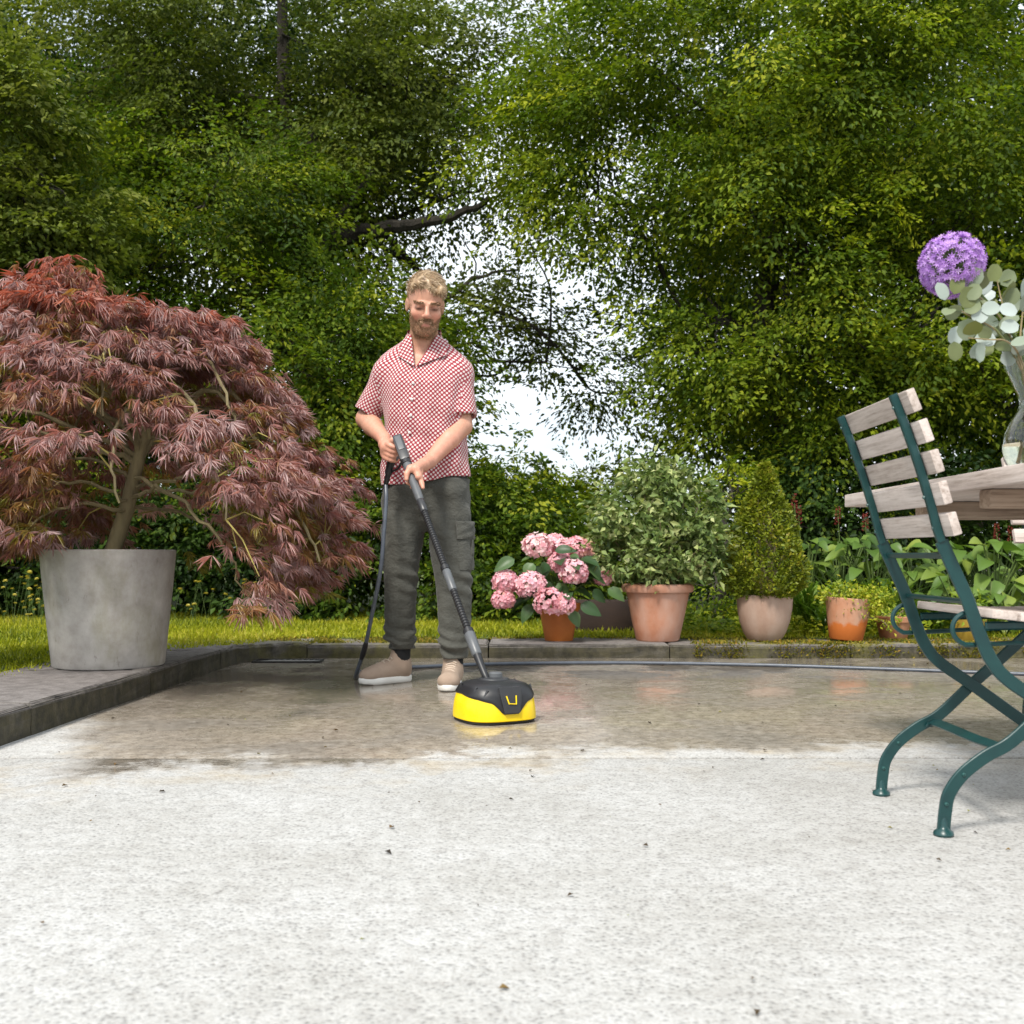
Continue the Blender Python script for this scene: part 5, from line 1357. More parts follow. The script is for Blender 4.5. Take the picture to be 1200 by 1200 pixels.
# ---- hair and beard: strands
def strands(name, mat, roots, dirs, nor, length, rad, var, seed, seg=5, curl=.3, grav=.2):
    rng = np.random.default_rng(seed); n = len(roots)
    p = roots.copy(); d = nrm(dirs); rings = []
    step = (length / seg)[:, None]; ph = rng.random(n) * 6.28
    for i in range(seg + 1):
        tpr = rad * (1 - .75 * (i / seg) ** 2)
        s = nrm(np.cross(d, nor)); u = np.cross(s, d)
        rings.append(np.stack([p + s * tpr, p - s * tpr * .5 + u * tpr * .86, p - s * tpr * .5 - u * tpr * .86], 1))
        d = nrm(d + curl * (s * np.sin(ph + i * 1.3)[:, None]) * .5 + nor * (.10 - .22 * (i / seg)) + np.array([0, 0, -grav / seg])); p = p + d * step
    Vv = np.stack(rings, 1).reshape(-1, 3)                                   # n, seg+1, 3
    b0 = (np.arange(n) * (seg + 1) * 3)[:, None, None]; Fc = []
    for i in range(seg):
        for k in range(3):
            l = (k + 1) % 3; Fc.append(np.array([i * 3 + k, i * 3 + l, (i + 1) * 3 + l, (i + 1) * 3 + k]))
    Fc = (b0 + np.array(Fc)[None]).reshape(-1, 4)
    me = npmesh(name, Vv - PB, Fc, True); setvar(me, np.repeat(var, seg * 3))
    return link(name, me, mat, man)
M['hair'] = leafmat('blond_hair', [(0, (.14, .08, .04)), (.4, (.30, .195, .105)), (.75, (.46, .33, .20)), (1, (.64, .51, .36))], .0, .42, spec=.45)
M['beard'] = leafmat('beard_hair', [(0, (.14, .08, .04)), (.5, (.27, .165, .085)), (1, (.42, .29, .17))], .0, .55, spec=.3)
def build_hair():
    rng = np.random.default_rng(3)
    Hf = Field(H0 - .17, H0 + .19, .0036)
    Hf.ell(hd(0, -.016, .050), HA, np.array([.0765, .0945, .0835]) * HS, .01)
    # hairline: keep what lies above a plane that drops towards the nape
    def line(X, Y, Z):
        a = ((X - H0[0]) * hr_[0] + (Y - H0[1]) * hr_[1] + (Z - H0[2]) * hr_[2]) / HS; b = ((X - H0[0]) * hf[0] + (Y - H0[1]) * hf[1] + (Z - H0[2]) * hf[2]) / HS; c = ((X - H0[0]) * hu[0] + (Y - H0[1]) * hu[1] + (Z - H0[2]) * hu[2]) / HS
        hl = np.interp(b, [-.11, -.05, -.015, .012, .03, .06, .10], [-.075, -.06, .012, .018, .022, .062, .075]) - .012 * np.clip(a / .05, -1, 1) * (b > .02)
        return hl - c
    Hf.put(line, H0 - .17, H0 + .19, .008, 'and')
    # swept fringe, fuller on the picture's right
    for k, (p0, p1, r0, r1) in enumerate([((-.042, .050, .080), (.046, .074, .062), .014, .013), ((-.03, .03, .097), (.05, .048, .080), .015, .014), ((-.045, -.01, .097), (.045, -.01, .099), .014, .014), ((-.06, .04, .075), (-.04, .06, .09), .012, .014), ((.05, .07, .075), (.066, .035, .05), .014, .012)]):
        Hf.cone(hd(*p0), hd(*p1), r0, r1, .012)
    V, Q = Hf.mesh()
    q = (V - H0) @ HA.T / HS
    w_ = .0022 * np.sin(q[:, 0] * 150 + 35 * q[:, 1] + 3 * np.sin(q[:, 1] * 60)) + .0018 * np.sin(q[:, 1] * 120 + q[:, 0] * 70)
    V = V + nrm(V - hd(0, -.01, .03)) * w_[:, None]
    me = npmesh('hair', V - PB, Q, True); setvar(me, np.clip(.42 + .18 * np.sin(q[:, 0] * 210 + 40 * q[:, 1])[Q[:, 0]], 0, 1))
    hair = link('hair', me, M['hair'], man)
    sel = rng.choice(len(V), 2600); r0 = V[sel]; qq = q[sel]; nor = nrm(r0 - hd(0, -.012, .03))
    top = np.clip((qq[:, 2] - .04) / .06, 0, 1)
    flow = hr_ * .75 + hf * .45 + hu * .1; sidef = -hu * 1.0 - hf * .25
    dirs = flow[None] * top[:, None] + sidef[None] * (1 - top[:, None]) + .28 * rng.normal(size=(len(r0), 3))
    dirs -= nor * (dirs * nor).sum(1)[:, None]; dirs += nor * .12
    ln = .009 + .020 * top * (.5 + .8 * rng.random(len(r0)))
    s = strands('hair_strands', M['hair'], r0 - nor * .002, dirs, nor, ln, .0013, np.clip(.55 + .28 * rng.normal(size=len(r0)), 0, 1), 4, curl=.6)
    s.parent = hair
    # beard and brows
    a, b, c_ = BQ.T
    ids = np.flatnonzero((np.abs(c_ - .0165 + .10 * np.clip(np.abs(a) - .036, 0, 1)) < .0052) & (np.abs(a) > .011) & (np.abs(a) < .050) & (b > .055))
    sel = rng.choice(ids, 260); r0 = BV[sel]; nor = np.tile(hf, (len(sel), 1)); sg = np.sign(a[sel])[:, None]
    strands('eyebrow', M['beard'], r0 - nor * .0005, hr_ * sg * .9 + hu * .25 + hf * .25 + .2 * rng.normal(size=(len(sel), 3)), nor, .006 + .004 * rng.random(len(sel)), .0008, np.clip(.15 + .2 * rng.normal(size=len(sel)), 0, 1), 6, seg=3, curl=.1)
    jaw = np.interp(np.abs(a), [0, .02, .035, .055, .075], [-.038, -.043, -.058, -.040, .0])
    lip = (np.abs(a) < .018) & (np.abs(c_ + .069) < .0075)
    m = (c_ < jaw) & (c_ > -.135) & (b > -.012 + np.abs(a) * .1) & (np.abs(a) < .085) & ~lip & (b > .012)
    m |= (np.abs(a) > .056) & (np.abs(a) < .078) & (c_ < .004) & (rng.random(len(a)) < .35) & (c_ > -.10) & (b > -.004) & (b < .06)
    mo = np.flatnonzero((np.abs(a) < .032) & (c_ < -.0415 - .08 * np.abs(a)) & (c_ > -.0625 - .25 * np.abs(a)) & (b > .06))
    ids = np.flatnonzero(m); sel = np.concatenate([rng.choice(ids, 1700), rng.choice(mo, 340)]); r0 = BV[sel]; nor = nrm(r0 - hd(0, .0, -.05))
    dirs = nor * .55 - hu * .75 + .3 * rng.normal(size=(len(r0), 3))
    strands('beard', M['beard'], r0 - nor * .001, dirs, nor, .004 + .006 * rng.random(len(r0)), .0008, np.clip(.5 + .25 * rng.normal(size=len(r0)), 0, 1), 5, seg=3, curl=.4)
build_hair()

# ---- shirt
def shirt_mat():
    m, t, b, o = nodes('checked_shirt_cloth')
    uv = N(t, 'ShaderNodeUVMap').outputs[0]
    mpn = N(t, 'ShaderNodeMapping'); mpn.inputs['Rotation'].default_value = (0, 0, R(6)); t.links.new(uv, mpn.inputs[0])
    sp = N(t, 'ShaderNodeSeparateXYZ'); t.links.new(mpn.outputs[0], sp.inputs[0])
    wv = mth(t, 'MULTIPLY', mth(t, 'SINE', mth(t, 'MULTIPLY', sp.outputs['X'], math.pi)), mth(t, 'SINE', mth(t, 'MULTIPLY', sp.outputs['Y'], math.pi)))
    ckc = ramp(t, mth(t, 'MULTIPLY_ADD', wv, .5, .5), [(.55, (.27, .020, .032)), (.62, (.66, .56, .545))])
    f = noise(t, 9, 4, .6)
    t.links.new(mixc(t, 1.0, ckc, ramp(t, f, [(.3, (.9, .9, .9)), (.7, (1.05, 1.05, 1.05))]), 'MULTIPLY'), b.inputs['Base Color'])
    b.inputs['Roughness'].default_value = .85; b.inputs['Sheen Weight'].default_value = .15
    bump(t, b, noise(t, 16, 5, .55, sc3=(1, 1, .55)), .35, .012)
    return m
M['shirt'] = shirt_mat()
CELL = .0100
tf = torso[0]
def build_shirt():
    S = Field((-.80, 4.72, .85), (-.12, 5.14, 1.58), .0042)
    def fold(x, y, Z):
        ang = np.arctan2(x, -y)
        lo = np.clip((1.12 - Z) / .2, 0, 1)
        return -.0042 * np.sin(ang * 5.0 + Z * 9 + 1.1 * np.sin(Z * 13)) * (.35 + lo) - .003 * np.sin(Z * 46 + ang * 3.2) * np.clip(1 - np.abs(Z - 1.10) / .16, 0, 1) - .0025 * np.sin(ang * 11 - Z * 21)
    ends = {}
    for nm, s, e, r0, r1 in (('R', S_R, P(431, 483, 4.985), .058, .066), ('L', S_L, P(541, 489, 4.895), .060, .074)):
        d = nrm(e - s); ends[nm] = (s, e, d)
        S.cone(s + np.array([0, 0, -.02]), e + d * .05, r0, r1, .02)
        # shoulder cap
        S.ell(s + [0, .004, -.016], np.eye(3), [.054, .070, .056], .05)
    for nm in ends:
        s, e, d = ends[nm]
        def cutp(X, Y, Z, e=e, d=d, s=s):
            near = np.sqrt((X - e[0]) ** 2 + (Y - e[1]) ** 2 + (Z - e[2]) ** 2) - .16
            wav = .004 * np.sin((X - e[0]) * 70)
            pl_ = -((X - e[0]) * d[0] + (Y - e[1]) * d[1] + (Z - e[2]) * d[2]) + wav
            return np.maximum(pl_, near)
        S.put(cutp, e - .17, e + .17, .003, 'cut')
        S.cone(s + d * .11, e + d * .06, .044, (.056 if nm == 'R' else .064), .003, 'cut')
    S.put(prof_fn(torso, 0.0, 2.35, fold), (-.66, 4.76, torso[1]), (-.14, 5.12, torso[2]), .022)
    # hollow under the hem
    hz = torso[1]
    inner = prof_fn((torso[0], hz - .05, hz + .06), -.010, 2.35, fold)
    def hem(X, Y, Z): return Z - (hz + .012 + .16 * np.clip(X + .40, -.1, .2) + .004 * np.sin(X * 40)) + 0 * Y
    S.put(hem, (-.66, 4.76, hz - .02), (-.14, 5.1, hz + .04), .003, 'cut')
    S.put(inner, (-.66, 4.78, hz - .02), (-.14, 5.1, hz + .06), .003, 'cut')
    # neck and open V
    nb = np.array([P(497, 0, 4.955)[0], 4.955, 1.44])
    S.cone(nb + [0, -.006, .02], hd(0, -.02, -.05), .066, .066, .008, 'cut')
    xa = P(487, 430, 4.83); za, zb = xa[2], P(0, 392, 4.86)[2]
    def vee(X, Y, Z):
        t = np.clip((Z - za) / (zb - za), 0, 1.2); cx = xa[0] + t * .030; hw = t * .062
        return np.maximum(np.maximum(np.abs(X - cx) - hw, Y - 4.93), za - Z)
    S.put(vee, (-.55, 4.75, za), (-.28, 4.93, 1.58), .004, 'cut')
    V, Q = S.mesh()
    cen = V[Q].mean(1)
    # cloth coordinates: round the trunk, or along each sleeve
    uv = np.zeros((len(Q), 4, 2)); P4 = V[Q]
    cx, a, cy, b = tf(P4[..., 2]); ang = np.arctan2(P4[..., 0] - cx, -(P4[..., 1] - cy))
    ca = np.arctan2(cen[:, 0] - tf(cen[:, 2])[0], -(cen[:, 1] - tf(cen[:, 2])[2]))[:, None]
    ang = ca + (ang - ca + np.pi) % (2 * np.pi) - np.pi
    tg_ = np.linspace(-2 * np.pi, 2 * np.pi, 1601); rr_ = ((np.abs(np.sin(tg_)) / .185) ** 2.35 + (np.abs(np.cos(tg_)) / .135) ** 2.35) ** (-1 / 2.35)
    arc = np.concatenate([[0], np.cumsum(np.hypot(np.diff(rr_ * np.sin(tg_)), np.diff(rr_ * np.cos(tg_))))])
    uv[..., 0] = np.interp(ang, tg_, arc - arc[800]); uv[..., 1] = P4[..., 2]
    for nm in ends:
        s, e, d = ends[nm]; sd = nrm(np.cross(d, [0, 1.0, 0])); fw = np.cross(sd, d)
        rel = cen - s; tt = rel @ d; rad = np.linalg.norm(rel - tt[:, None] * d, axis=1)
        rs_ = .058 + (.010 if nm == 'R' else .014) * np.clip(tt / np.linalg.norm(e - s), 0, 1)
        dts = prof_fn((torso[0], -9, 9), 0, 2.35)(cen[:, 0], cen[:, 1], cen[:, 2])
        isl = (rad - rs_ < dts - .004) & (rad < .11) & (tt > -.05) & (tt < np.linalg.norm(e - s) + .03) & (np.abs(rad - rs_) < .03)
        r4 = P4[isl] - s; t4 = r4 @ d; a4 = np.arctan2(r4 @ sd, -(r4 @ fw)); ac = np.arctan2(rel[isl] @ sd, -(rel[isl] @ fw))[:, None]
        a4 = ac + (a4 - ac + np.pi) % (2 * np.pi) - np.pi
        uv[isl, :, 0] = a4 * .066; uv[isl, :, 1] = t4
    me = npmesh('shirt', V - PB, Q, True)
    ul = me.uv_layers.new(name='UVMap'); ul.data.foreach_set('uv', (uv / CELL).astype(np.float32).ravel())
    shirt = link('shirt', me, M['shirt'], man)
    # collar flaps, lying on the chest
    def front(x, z, off):
        cx, a, cy, b = tf(z); q = min(abs((x - cx) / a), .98); return np.array([x, cy - (b * (1 - q ** 2.35) ** (1 / 2.35) + off), z])
    def flap(A, B_, C_, D_):
        pts = [[None] * 9 for _ in range(9)]; mb = MB(); V = []; uvs = []
        for lay, off in ((0, .014), (1, .006)):
            for i in range(9):
                for j in range(9):
                    u, v = i / 8, j / 8
                    px = (A[0] * (1 - u) + B_[0] * u) * (1 - v) + (D_[0] * (1 - u) + C_[0] * u) * v; py = (A[1] * (1 - u) + B_[1] * u) * (1 - v) + (D_[1] * (1 - u) + C_[1] * u) * v
                    w0 = P(px, py, 4.86); bul = .006 * math.sin(math.pi * u) * math.sin(math.pi * v)
                    V.append(front(w0[0], w0[2], off + bul + (.006 * (1 - v) if lay == 0 else 0)))
        idx = lambda l, i, j: l * 81 + i * 9 + j
        Fs = []
        for i in range(8):
            for j in range(8):
                Fs.append((idx(0, i, j), idx(0, i + 1, j), idx(0, i + 1, j + 1), idx(0, i, j + 1))); Fs.append((idx(1, i, j), idx(1, i, j + 1), idx(1, i + 1, j + 1), idx(1, i + 1, j)))
        for i in range(8):
            for (p, q_) in (((i, 0), (i + 1, 0)), ((i, 8), (i + 1, 8)), ((0, i), (0, i + 1)), ((8, i), (8, i + 1))): Fs.append((idx(0, *p), idx(0, *q_), idx(1, *q_), idx(1, *p)))
        mb.add(V, Fs); o = mb.build('collar', M['shirt'], shirt, PB, angle=60)
        ul = o.data.uv_layers.new(name='UVMap'); co = np.array([o.data.vertices[l.vertex_index].co[:] for l in o.data.loops]); ul.data.foreach_set('uv', (np.stack([co[:, 0] * .92 + co[:, 2] * .38, co[:, 2] * .92 - co[:, 0] * .38], 1) / CELL).astype(np.float32).ravel())
    flap((481, 390), (471, 396), (466, 417), (486.5, 431)); flap((512, 390), (524, 396), (523, 416), (488.5, 431))
    mb = MB(); ring = []
    for k in range(15):
        a = R(-20) + R(220) * k / 14; ring.append(np.array([P(497.5, 0, 4.96)[0] + .073 * math.cos(a), 4.955 + .066 * math.sin(a), P(0, 393, 4.96)[2] + .012 * math.sin(a)]))
    mb.add(*tube(ring, 0, sect=(.008, .045), up=(0, 0, 1))); o = mb.build('collar', M['shirt'], shirt, PB)
    ul = o.data.uv_layers.new(name='UVMap'); co = np.array([o.data.vertices[l.vertex_index].co[:] for l in o.data.loops]); ul.data.foreach_set('uv', (np.stack([co[:, 0], co[:, 2]], 1) / CELL).astype(np.float32).ravel())
    # front placket and buttons
    mbp = MB(); q = []
    for py in np.linspace(432, 566, 20):
        w0 = P(485.5 - (py - 432) * .055, py, 4.80); q.append(front(w0[0], w0[2], .0045))
    M['button'] = plain('white_button', (.75, .70, .68), (.6, .55, .53), 30, .35)
    for py in (449, 468, 487, 507, 528):
        w0 = P(485.5 - (py - 432) * .075, py, 4.80); p = front(w0[0], w0[2], .006)
        V_, F_ = lathe([(.001, .003), (.004, .003), (.0062, .0015), (.0062, -.002)], 14); V_ = np.array(V_) @ rotx(R(90)).T + p; b1 = MB(); b1.add(V_, F_); b1.build('button', M['button'], shirt, PB)
    return shirt
build_shirt()

# ---- trousers
def trouser_mat():
    m, t, b, o = nodes('grey_green_twill')
    f = noise(t, 5, 6, .65); wv = noise(t, 260, 2, .5)
    c = ramp(t, f, [(.3, (.042, .042, .034)), (.7, (.074, .073, .061))])
    c = mixc(t, 1.0, c, ramp(t, wv, [(.3, (.86, .86, .86)), (.7, (1.08, 1.08, 1.08))]), 'MULTIPLY')
    t.links.new(c, b.inputs['Base Color']); b.inputs['Roughness'].default_value = .85; b.inputs['Sheen Weight'].default_value = .1
    n1 = bump(t, b, noise(t, 8, 5, .6, sc3=(1, 1, 1.5)), .8, .03); bump(t, b, wv, .12, .002, n1)
    return m
M['trousers'] = trouser_mat()
def build_trousers():
    T = Field((-.66, 4.66, .12), (-.14, 5.10, .97), .0042)
    def foldL(x, y, Z):
        ang = np.arctan2(x, -y); low = np.clip((.34 - Z) / .16, 0, 1); kn = np.exp(-((Z - .46) / .075) ** 2); hip = np.clip((Z - .66) / .15, 0, 1)
        return -.0085 * low * np.sin(Z * 112 + 2.6 * np.sin(ang * 1.6 + 1) + 1.2 * np.sin(Z * 31)) * (.6 + .4 * np.sin(ang * 2.3 + Z * 20)) - .0075 * kn * np.sin(Z * 92 + 2.6 * ang) * (.5 + .5 * np.sin(ang * 1.7)) - .0050 * np.sin(ang * 3.3 + Z * 14 + 1.5 * np.sin(Z * 9)) - .0055 * hip * np.sin(Z * 46 - ang * 4 + x * 34)
    T.put(prof_fn(legL, 0, 2.25, foldL), (-.64, 4.80, legL[1]), (-.36, 5.08, legL[2]), .012)
    T.put(prof_fn(legR, 0, 2.25, foldL), (-.42, 4.68, legR[1]), (-.14, 5.08, legR[2]), .012)
    T.put(prof_fn(pelv, 0, 2.3, lambda x, y, Z: -.003 * np.sin(x * 60 + Z * 35)), (-.66, 4.78, pelv[1]), (-.14, 5.08, pelv[2]), .018)
    # fly seam groove
    V, Q = T.mesh()
    tr = link('trousers', npmesh('trousers', V - PB, Q, True), M['trousers'], man)
    # cargo pocket with flap on his left leg, slant pocket welt
    def patch(name, pf, py0, py1, a0, a1, off, parent, n=10, th=.006):
        f_ = pf[0]; mb = MB(); V = []
        for lay in (0, 1):
            for i in range(n + 1):
                py = py0 + (py1 - py0) * i / n; z = P(0, py, 4.87)[2]; cx, a, cy, b = f_(z)
                for j in range(n + 1):
                    g = R(a0 + (a1 - a0) * j / n); s_, c_ = math.sin(g), math.cos(g); r_ = (abs(s_) ** 2.25 + abs(c_) ** 2.25) ** (-1 / 2.25)
                    e = 1 if lay else 0; edge = min(i, n - i, j, n - j)
                    o_ = (off + (th if edge > 0 else th * .4) + .002 * math.sin(i * 1.3 + j)) if lay else off - .008
                    V.append(np.array([cx + (a + o_) * s_ * r_, cy - (b + o_) * c_ * r_, z]))
        m_ = (n + 1) ** 2; id_ = lambda l, i, j: l * m_ + i * (n + 1) + j; Fs = []
        for i in range(n):
            for j in range(n):
                Fs.append((id_(1, i, j), id_(1, i, j + 1), id_(1, i + 1, j + 1), id_(1, i + 1, j)))
        for i in range(n):
            for (p, q_) in (((i, 0), (i + 1, 0)), ((i, n), (i + 1, n)), ((0, i), (0, i + 1)), ((n, i), (n, i + 1))): Fs.append((id_(0, *p), id_(0, *q_), id_(1, *q_), id_(1, *p)))
        mb.add(V, Fs); return mb.build(name, M['trousers'], parent, PB, angle=55)
    pk = patch('pocket', legR, 614, 668, 22, 112, .003, tr); patch('pocket_flap', legR, 611, 632, 20, 114, .010, pk); patch('pocket_strap', legR, 632, 650, 60, 72, .011, pk, 4)
    patch('pocket', legL, 614, 668, -112, -60, .003, tr)
    mb = MB(); q = []
    for py, g in ((556, 40), (570, 48), (585, 58), (598, 72)):
        z = P(0, py, 4.87)[2]; cx, a, cy, b = pelv[0](z); s_, c_ = math.sin(R(g)), math.cos(R(g)); r_ = (abs(s_) ** 2.3 + abs(c_) ** 2.3) ** (-1 / 2.3); q.append([cx + (a + .002) * s_ * r_, cy - (b + .002) * c_ * r_, z])
    mb.add(*tube(spline(q, 5), .0028, 5)); mb.build('pocket_welt', M['trousers'], tr, PB)
build_trousers()

# ---- shoes and socks
M['suede'] = plain('taupe_suede', (.36, .27, .205), (.27, .195, .145), 14, .9, bscale=120, bstr=.25, bdist=.002)
M['sole'] = plain('white_rubber', (.74, .73, .70), (.60, .58, .54), 12, .55)
M['lace'] = plain('cream_lace', (.52, .43, .34), (.42, .34, .27), 40, .9)
M['sock'] = plain('black_sock', (.012, .012, .013), (.007, .007, .008), 40, .95, bscale=200, bstr=.4)
def shoe(heel, toe, lift=0.0):
    heel = np.array(heel, float); toe = np.array(toe, float); f = nrm(toe - heel); s = np.array([-f[1], f[0]])
    w = lambda l, sd, z: np.array([heel[0] + f[0] * l + s[0] * sd, heel[1] + f[1] * l + s[1] * sd, z])
    Lg = float(np.linalg.norm(toe - heel))
    lo = np.minimum(np.append(heel, 0), np.append(toe, 0)) - .09; hi = np.maximum(np.append(heel, .16), np.append(toe, .16)) + .09; lo[2] = -.01; hi[2] = .19
    S = Field(lo, hi, .0036)
    A3 = np.array([[f[0], f[1], 0], [s[0], s[1], 0], [0, 0, 1.0]])
    S.ell(w(.045, 0, .062), A3, [.046, .039, .062], .02)
    S.ell(w(.115, 0, .052), A3, [.085, .044, .050], .03)
    S.ell(w(Lg - .062, 0, .040), A3, [.062, .048, .038], .03)
    S.cone(w(.055, 0, .07), w(.05, 0, .128), .042, .040, .02)
    S.cone(w(.085, 0, .085), w(.075, 0, .138), .026, .020, .02)
    S.cone(w(.052, 0, .11), w(.050, 0, .18), .033, .035, .004, 'cut')
    S.put(lambda X, Y, Z: Z - .024 + 0 * X + 0 * Y, lo, [hi[0], hi[1], .024], .003, 'cut')
    V, Q = S.mesh()
    up = link('shoe', npmesh('shoe', V - PB, Q, True), M['suede'], man)
    # sole: outlined slab with a soft edge
    n = 44; mb = MB(); Vs = []; lay = [(-.004, .0), (0, .003), (.002, .012), (.0025, .026), (.0, .0305)]
    for off, z in lay:
        for k in range(n):
            a = 2 * math.pi * k / n; l = Lg / 2 + (Lg / 2 + off) * math.copysign(abs(math.cos(a)) ** .75, math.cos(a)); tt = np.clip(l / Lg, 0, 1)
            wd = np.interp(tt, [0, .15, .45, .72, .9, 1], [.036, .039, .042, .0505, .046, .038]) + off
            Vs.append(w(l, wd * math.copysign(abs(math.sin(a)) ** .8, math.sin(a)), z + .012 * max(0, tt - .8) * 2 * (z < .01)))
    Fs = [(i * n + k, i * n + (k + 1) % n, (i + 1) * n + (k + 1) % n, (i + 1) * n + k) for i in range(len(lay) - 1) for k in range(n)] + [tuple(range(n)), tuple((len(lay) - 1) * n + k for k in range(n))]
    mb.add(Vs, Fs); mb.build('sole', M['sole'], up, PB, angle=50)
    # laces over the tongue
    for i in range(5):
        l = .105 + i * .020; zt = np.interp(l, [.08, .11, .15, .20], [.128, .108, .095, .076]) + .002; q = []
        for k in range(7):
            u = -1 + 2 * k / 6; q.append(w(l + .004 * u * (-1) ** i, u * .021, zt - .007 * u * u))
        mb = MB(); mb.add(*tube(q, .0028, 5)); mb.build('lace', M['lace'], up, PB)
    return w(.052, 0, .07)
a1_ = shoe((-.458, 5.005), (-.664, 4.845)); a2_ = shoe((-.254, 4.865), (-.268, 4.585))
for a, top in ((a1_, P(470, 752, 4.97)), (a2_, P(532, 763, 4.81))):
    mb = MB(); q = spline([a, a * .5 + top * .5, top + [0, 0, .02]], 5); mb.add(*tube(q, np.linspace(.041, .045, len(q)), 18)); mb.build('sock', M['sock'], man, PB)
# ================================================================== FLOOR CLEANER WITH LANCE AND GUN, AND ITS HOSE
M['yellow'] = plain('yellow_plastic', (.88, .62, .004), (.86, .60, .004), 4, .28)
M['black_pl'] = plain('black_plastic', (.014, .014, .016), (.010, .010, .012), 20, .42, bscale=200, bstr=.1, bdist=.001)
M['dark_pl'] = plain('dark_grey_plastic', (.032, .033, .036), (.026, .027, .03), 20, .38)
M['grey_pl'] = plain('grey_plastic', (.105, .11, .118), (.08, .085, .09), 20, .4)
M['brush'] = plain('brush_bristle', (.02, .019, .017), (.012, .012, .011), 60, .9)
TC = np.array([P(579, 0, 3.83)[0], 3.83, 0.0])
tool = empty('floor_cleaner', TC, 'yellow and black pressure-washer floor cleaner with long black lance and gun held by the man', 'floor cleaner')
TA = R(-27)       # the front visor looks a little to the picture's right of the camera
def shell_r(th, z):
    """plan radius: rounded, a bit longer towards the visor"""
    e = 3.0; c, s = abs(math.cos(th)), abs(math.sin(th))
    r = .1345 * (c ** e + s ** e) ** (-1 / e) * .975
    return r * np.interp(z, [0, .012, .035, .07, .10, .125], [.985, 1.0, 1.0, .965, .905, .80])
def zlow(th):
    """lower edge of the black cover; th=0 is the visor"""
    d = abs((th + math.pi) % (2 * math.pi) - math.pi)
    return float(np.interp(d, [0, .22, .33, .48, .85, 1.6, 3.2], [.036, .036, .053, .073, .085, .097, .093]))
def wpt(th, r, z):
    a = -math.pi / 2 - TA + th      # th=0 looks at the camera, turned by TA
    return TC + np.array([r * math.cos(a), r * math.sin(a), z])
def topz(th): return .118 + .006 * math.cos(th)
def grid_shell(rows, n, fn):
    V = [fn(i, 2 * math.pi * k / n) for i in range(rows) for k in range(n)]
    Fs = [(i * n + k, i * n + (k + 1) % n, (i + 1) * n + (k + 1) % n, (i + 1) * n + k) for i in range(rows - 1) for k in range(n)]
    return V, Fs
n = 96
zy = [.010, .013, .03, .05, .07, .085, .100, .112]
mb = MB(); V, Fs = grid_shell(len(zy), n, lambda i, th: wpt(th, shell_r(th, zy[i]) - (.004 if i == 0 else 0), zy[i])); Fs.append(tuple((len(zy) - 1) * n + k for k in range(n))); Fs.append(tuple(range(n))); mb.add(V, Fs)
mb.build('yellow_housing', M['yellow'], tool, TC, angle=50)
mb = MB(); zb = [.0015, .004, .013]
V, Fs = grid_shell(3, n, lambda i, th: wpt(th, shell_r(th, .02) - (.010, .0045, .0045)[i], zb[i])); Fs += [tuple(range(n)), tuple(2 * n + k for k in range(n))]; mb.add(V, Fs); mb.build('brush_skirt', M['brush'], tool, TC)
# black cover: hugs the housing, long visor tongue in front
rows = 9
def cov(i, th):
    zl = zlow(th); t = i / (rows - 1); d = abs((th + math.pi) % (2 * math.pi) - math.pi); vis = max(0, 1 - d / .55)
    z = zl + (.128 - zl) * t
    r = shell_r(th, min(z, .12)) + (.0025 if i == 0 else .0055) + .006 * vis * t
    if t > .8: r *= 1 - .10 * (t - .8) / .2
    return wpt(th, r, z)
V, Fs = grid_shell(rows, n, cov)
lo_ = [wpt(2 * math.pi * k / n, shell_r(2 * math.pi * k / n, zlow(2 * math.pi * k / n)) - .003, zlow(2 * math.pi * k / n)) for k in range(n)]
b0 = len(V); V += lo_; Fs += [(b0 + k, b0 + (k + 1) % n, (k + 1) % n, k) for k in range(n)]
# crown of the cover: shallow steps to the middle
b1 = len(V)
for q_, zz in ((.80, .1335), (.62, .137), (.40, .140)):
    V += [wpt(2 * math.pi * k / n, shell_r(2 * math.pi * k / n, .12) * q_, zz) for k in range(n)]
top0 = (rows - 1) * n
for ring in range(3):
    a0 = top0 if ring == 0 else b1 + (ring - 1) * n; a1 = b1 + ring * n
    Fs += [(a0 + k, a0 + (k + 1) % n, a1 + (k + 1) % n, a1 + k) for k in range(n)]
Fs.append(tuple(b1 + 2 * n + k for k in range(n)))
mb = MB(); mb.add(V, Fs); cover = mb.build('black_cover', M['black_pl'], tool, TC, angle=35)
# raised ribs and side recess panels on the cover
for th in (-1.05, -.72, 1.0, -1.9, 1.9):
    mb = MB(); q = [wpt(th + .05 * k, shell_r(th, zlow(th) + .02) + .0055 - .004 * k, zlow(th) + .008 + .014 * k) for k in range(3)]; mb.add(*tube(q, .004, 6)); mb.build('rib', M['dark_pl'], cover, TC)
# visor plate and its yellow bracket mark
V = []; Fs = []
for j, z in enumerate(np.linspace(.040, .126, 6)):
    hw = np.interp(z, [.04, .10, .126], [.20, .30, .33])
    for k in range(7):
        th = -hw + 2 * hw * k / 6; V.append(wpt(th, shell_r(th, min(z, .12)) + .0105 + .004 * (z - .04) / .09, z))
Fs = [(j * 7 + k, j * 7 + k + 1, (j + 1) * 7 + k + 1, (j + 1) * 7 + k) for j in range(5) for k in range(6)]
m_ = len(V); V += [p * 1.0 + (TC + [0, 0, p[2]] - p) * np.array([.07, .07, 0]) for p in V]
Fs += [tuple(m_ + i for i in f) for f in Fs]
edge = [k for k in range(7)] + [j * 7 + 6 for j in range(1, 6)] + [35 + k for k in range(5, -1, -1)] + [j * 7 for j in range(4, 0, -1)]
Fs += [(edge[i], edge[(i + 1) % len(edge)], m_ + edge[(i + 1) % len(edge)], m_ + edge[i]) for i in range(len(edge))]
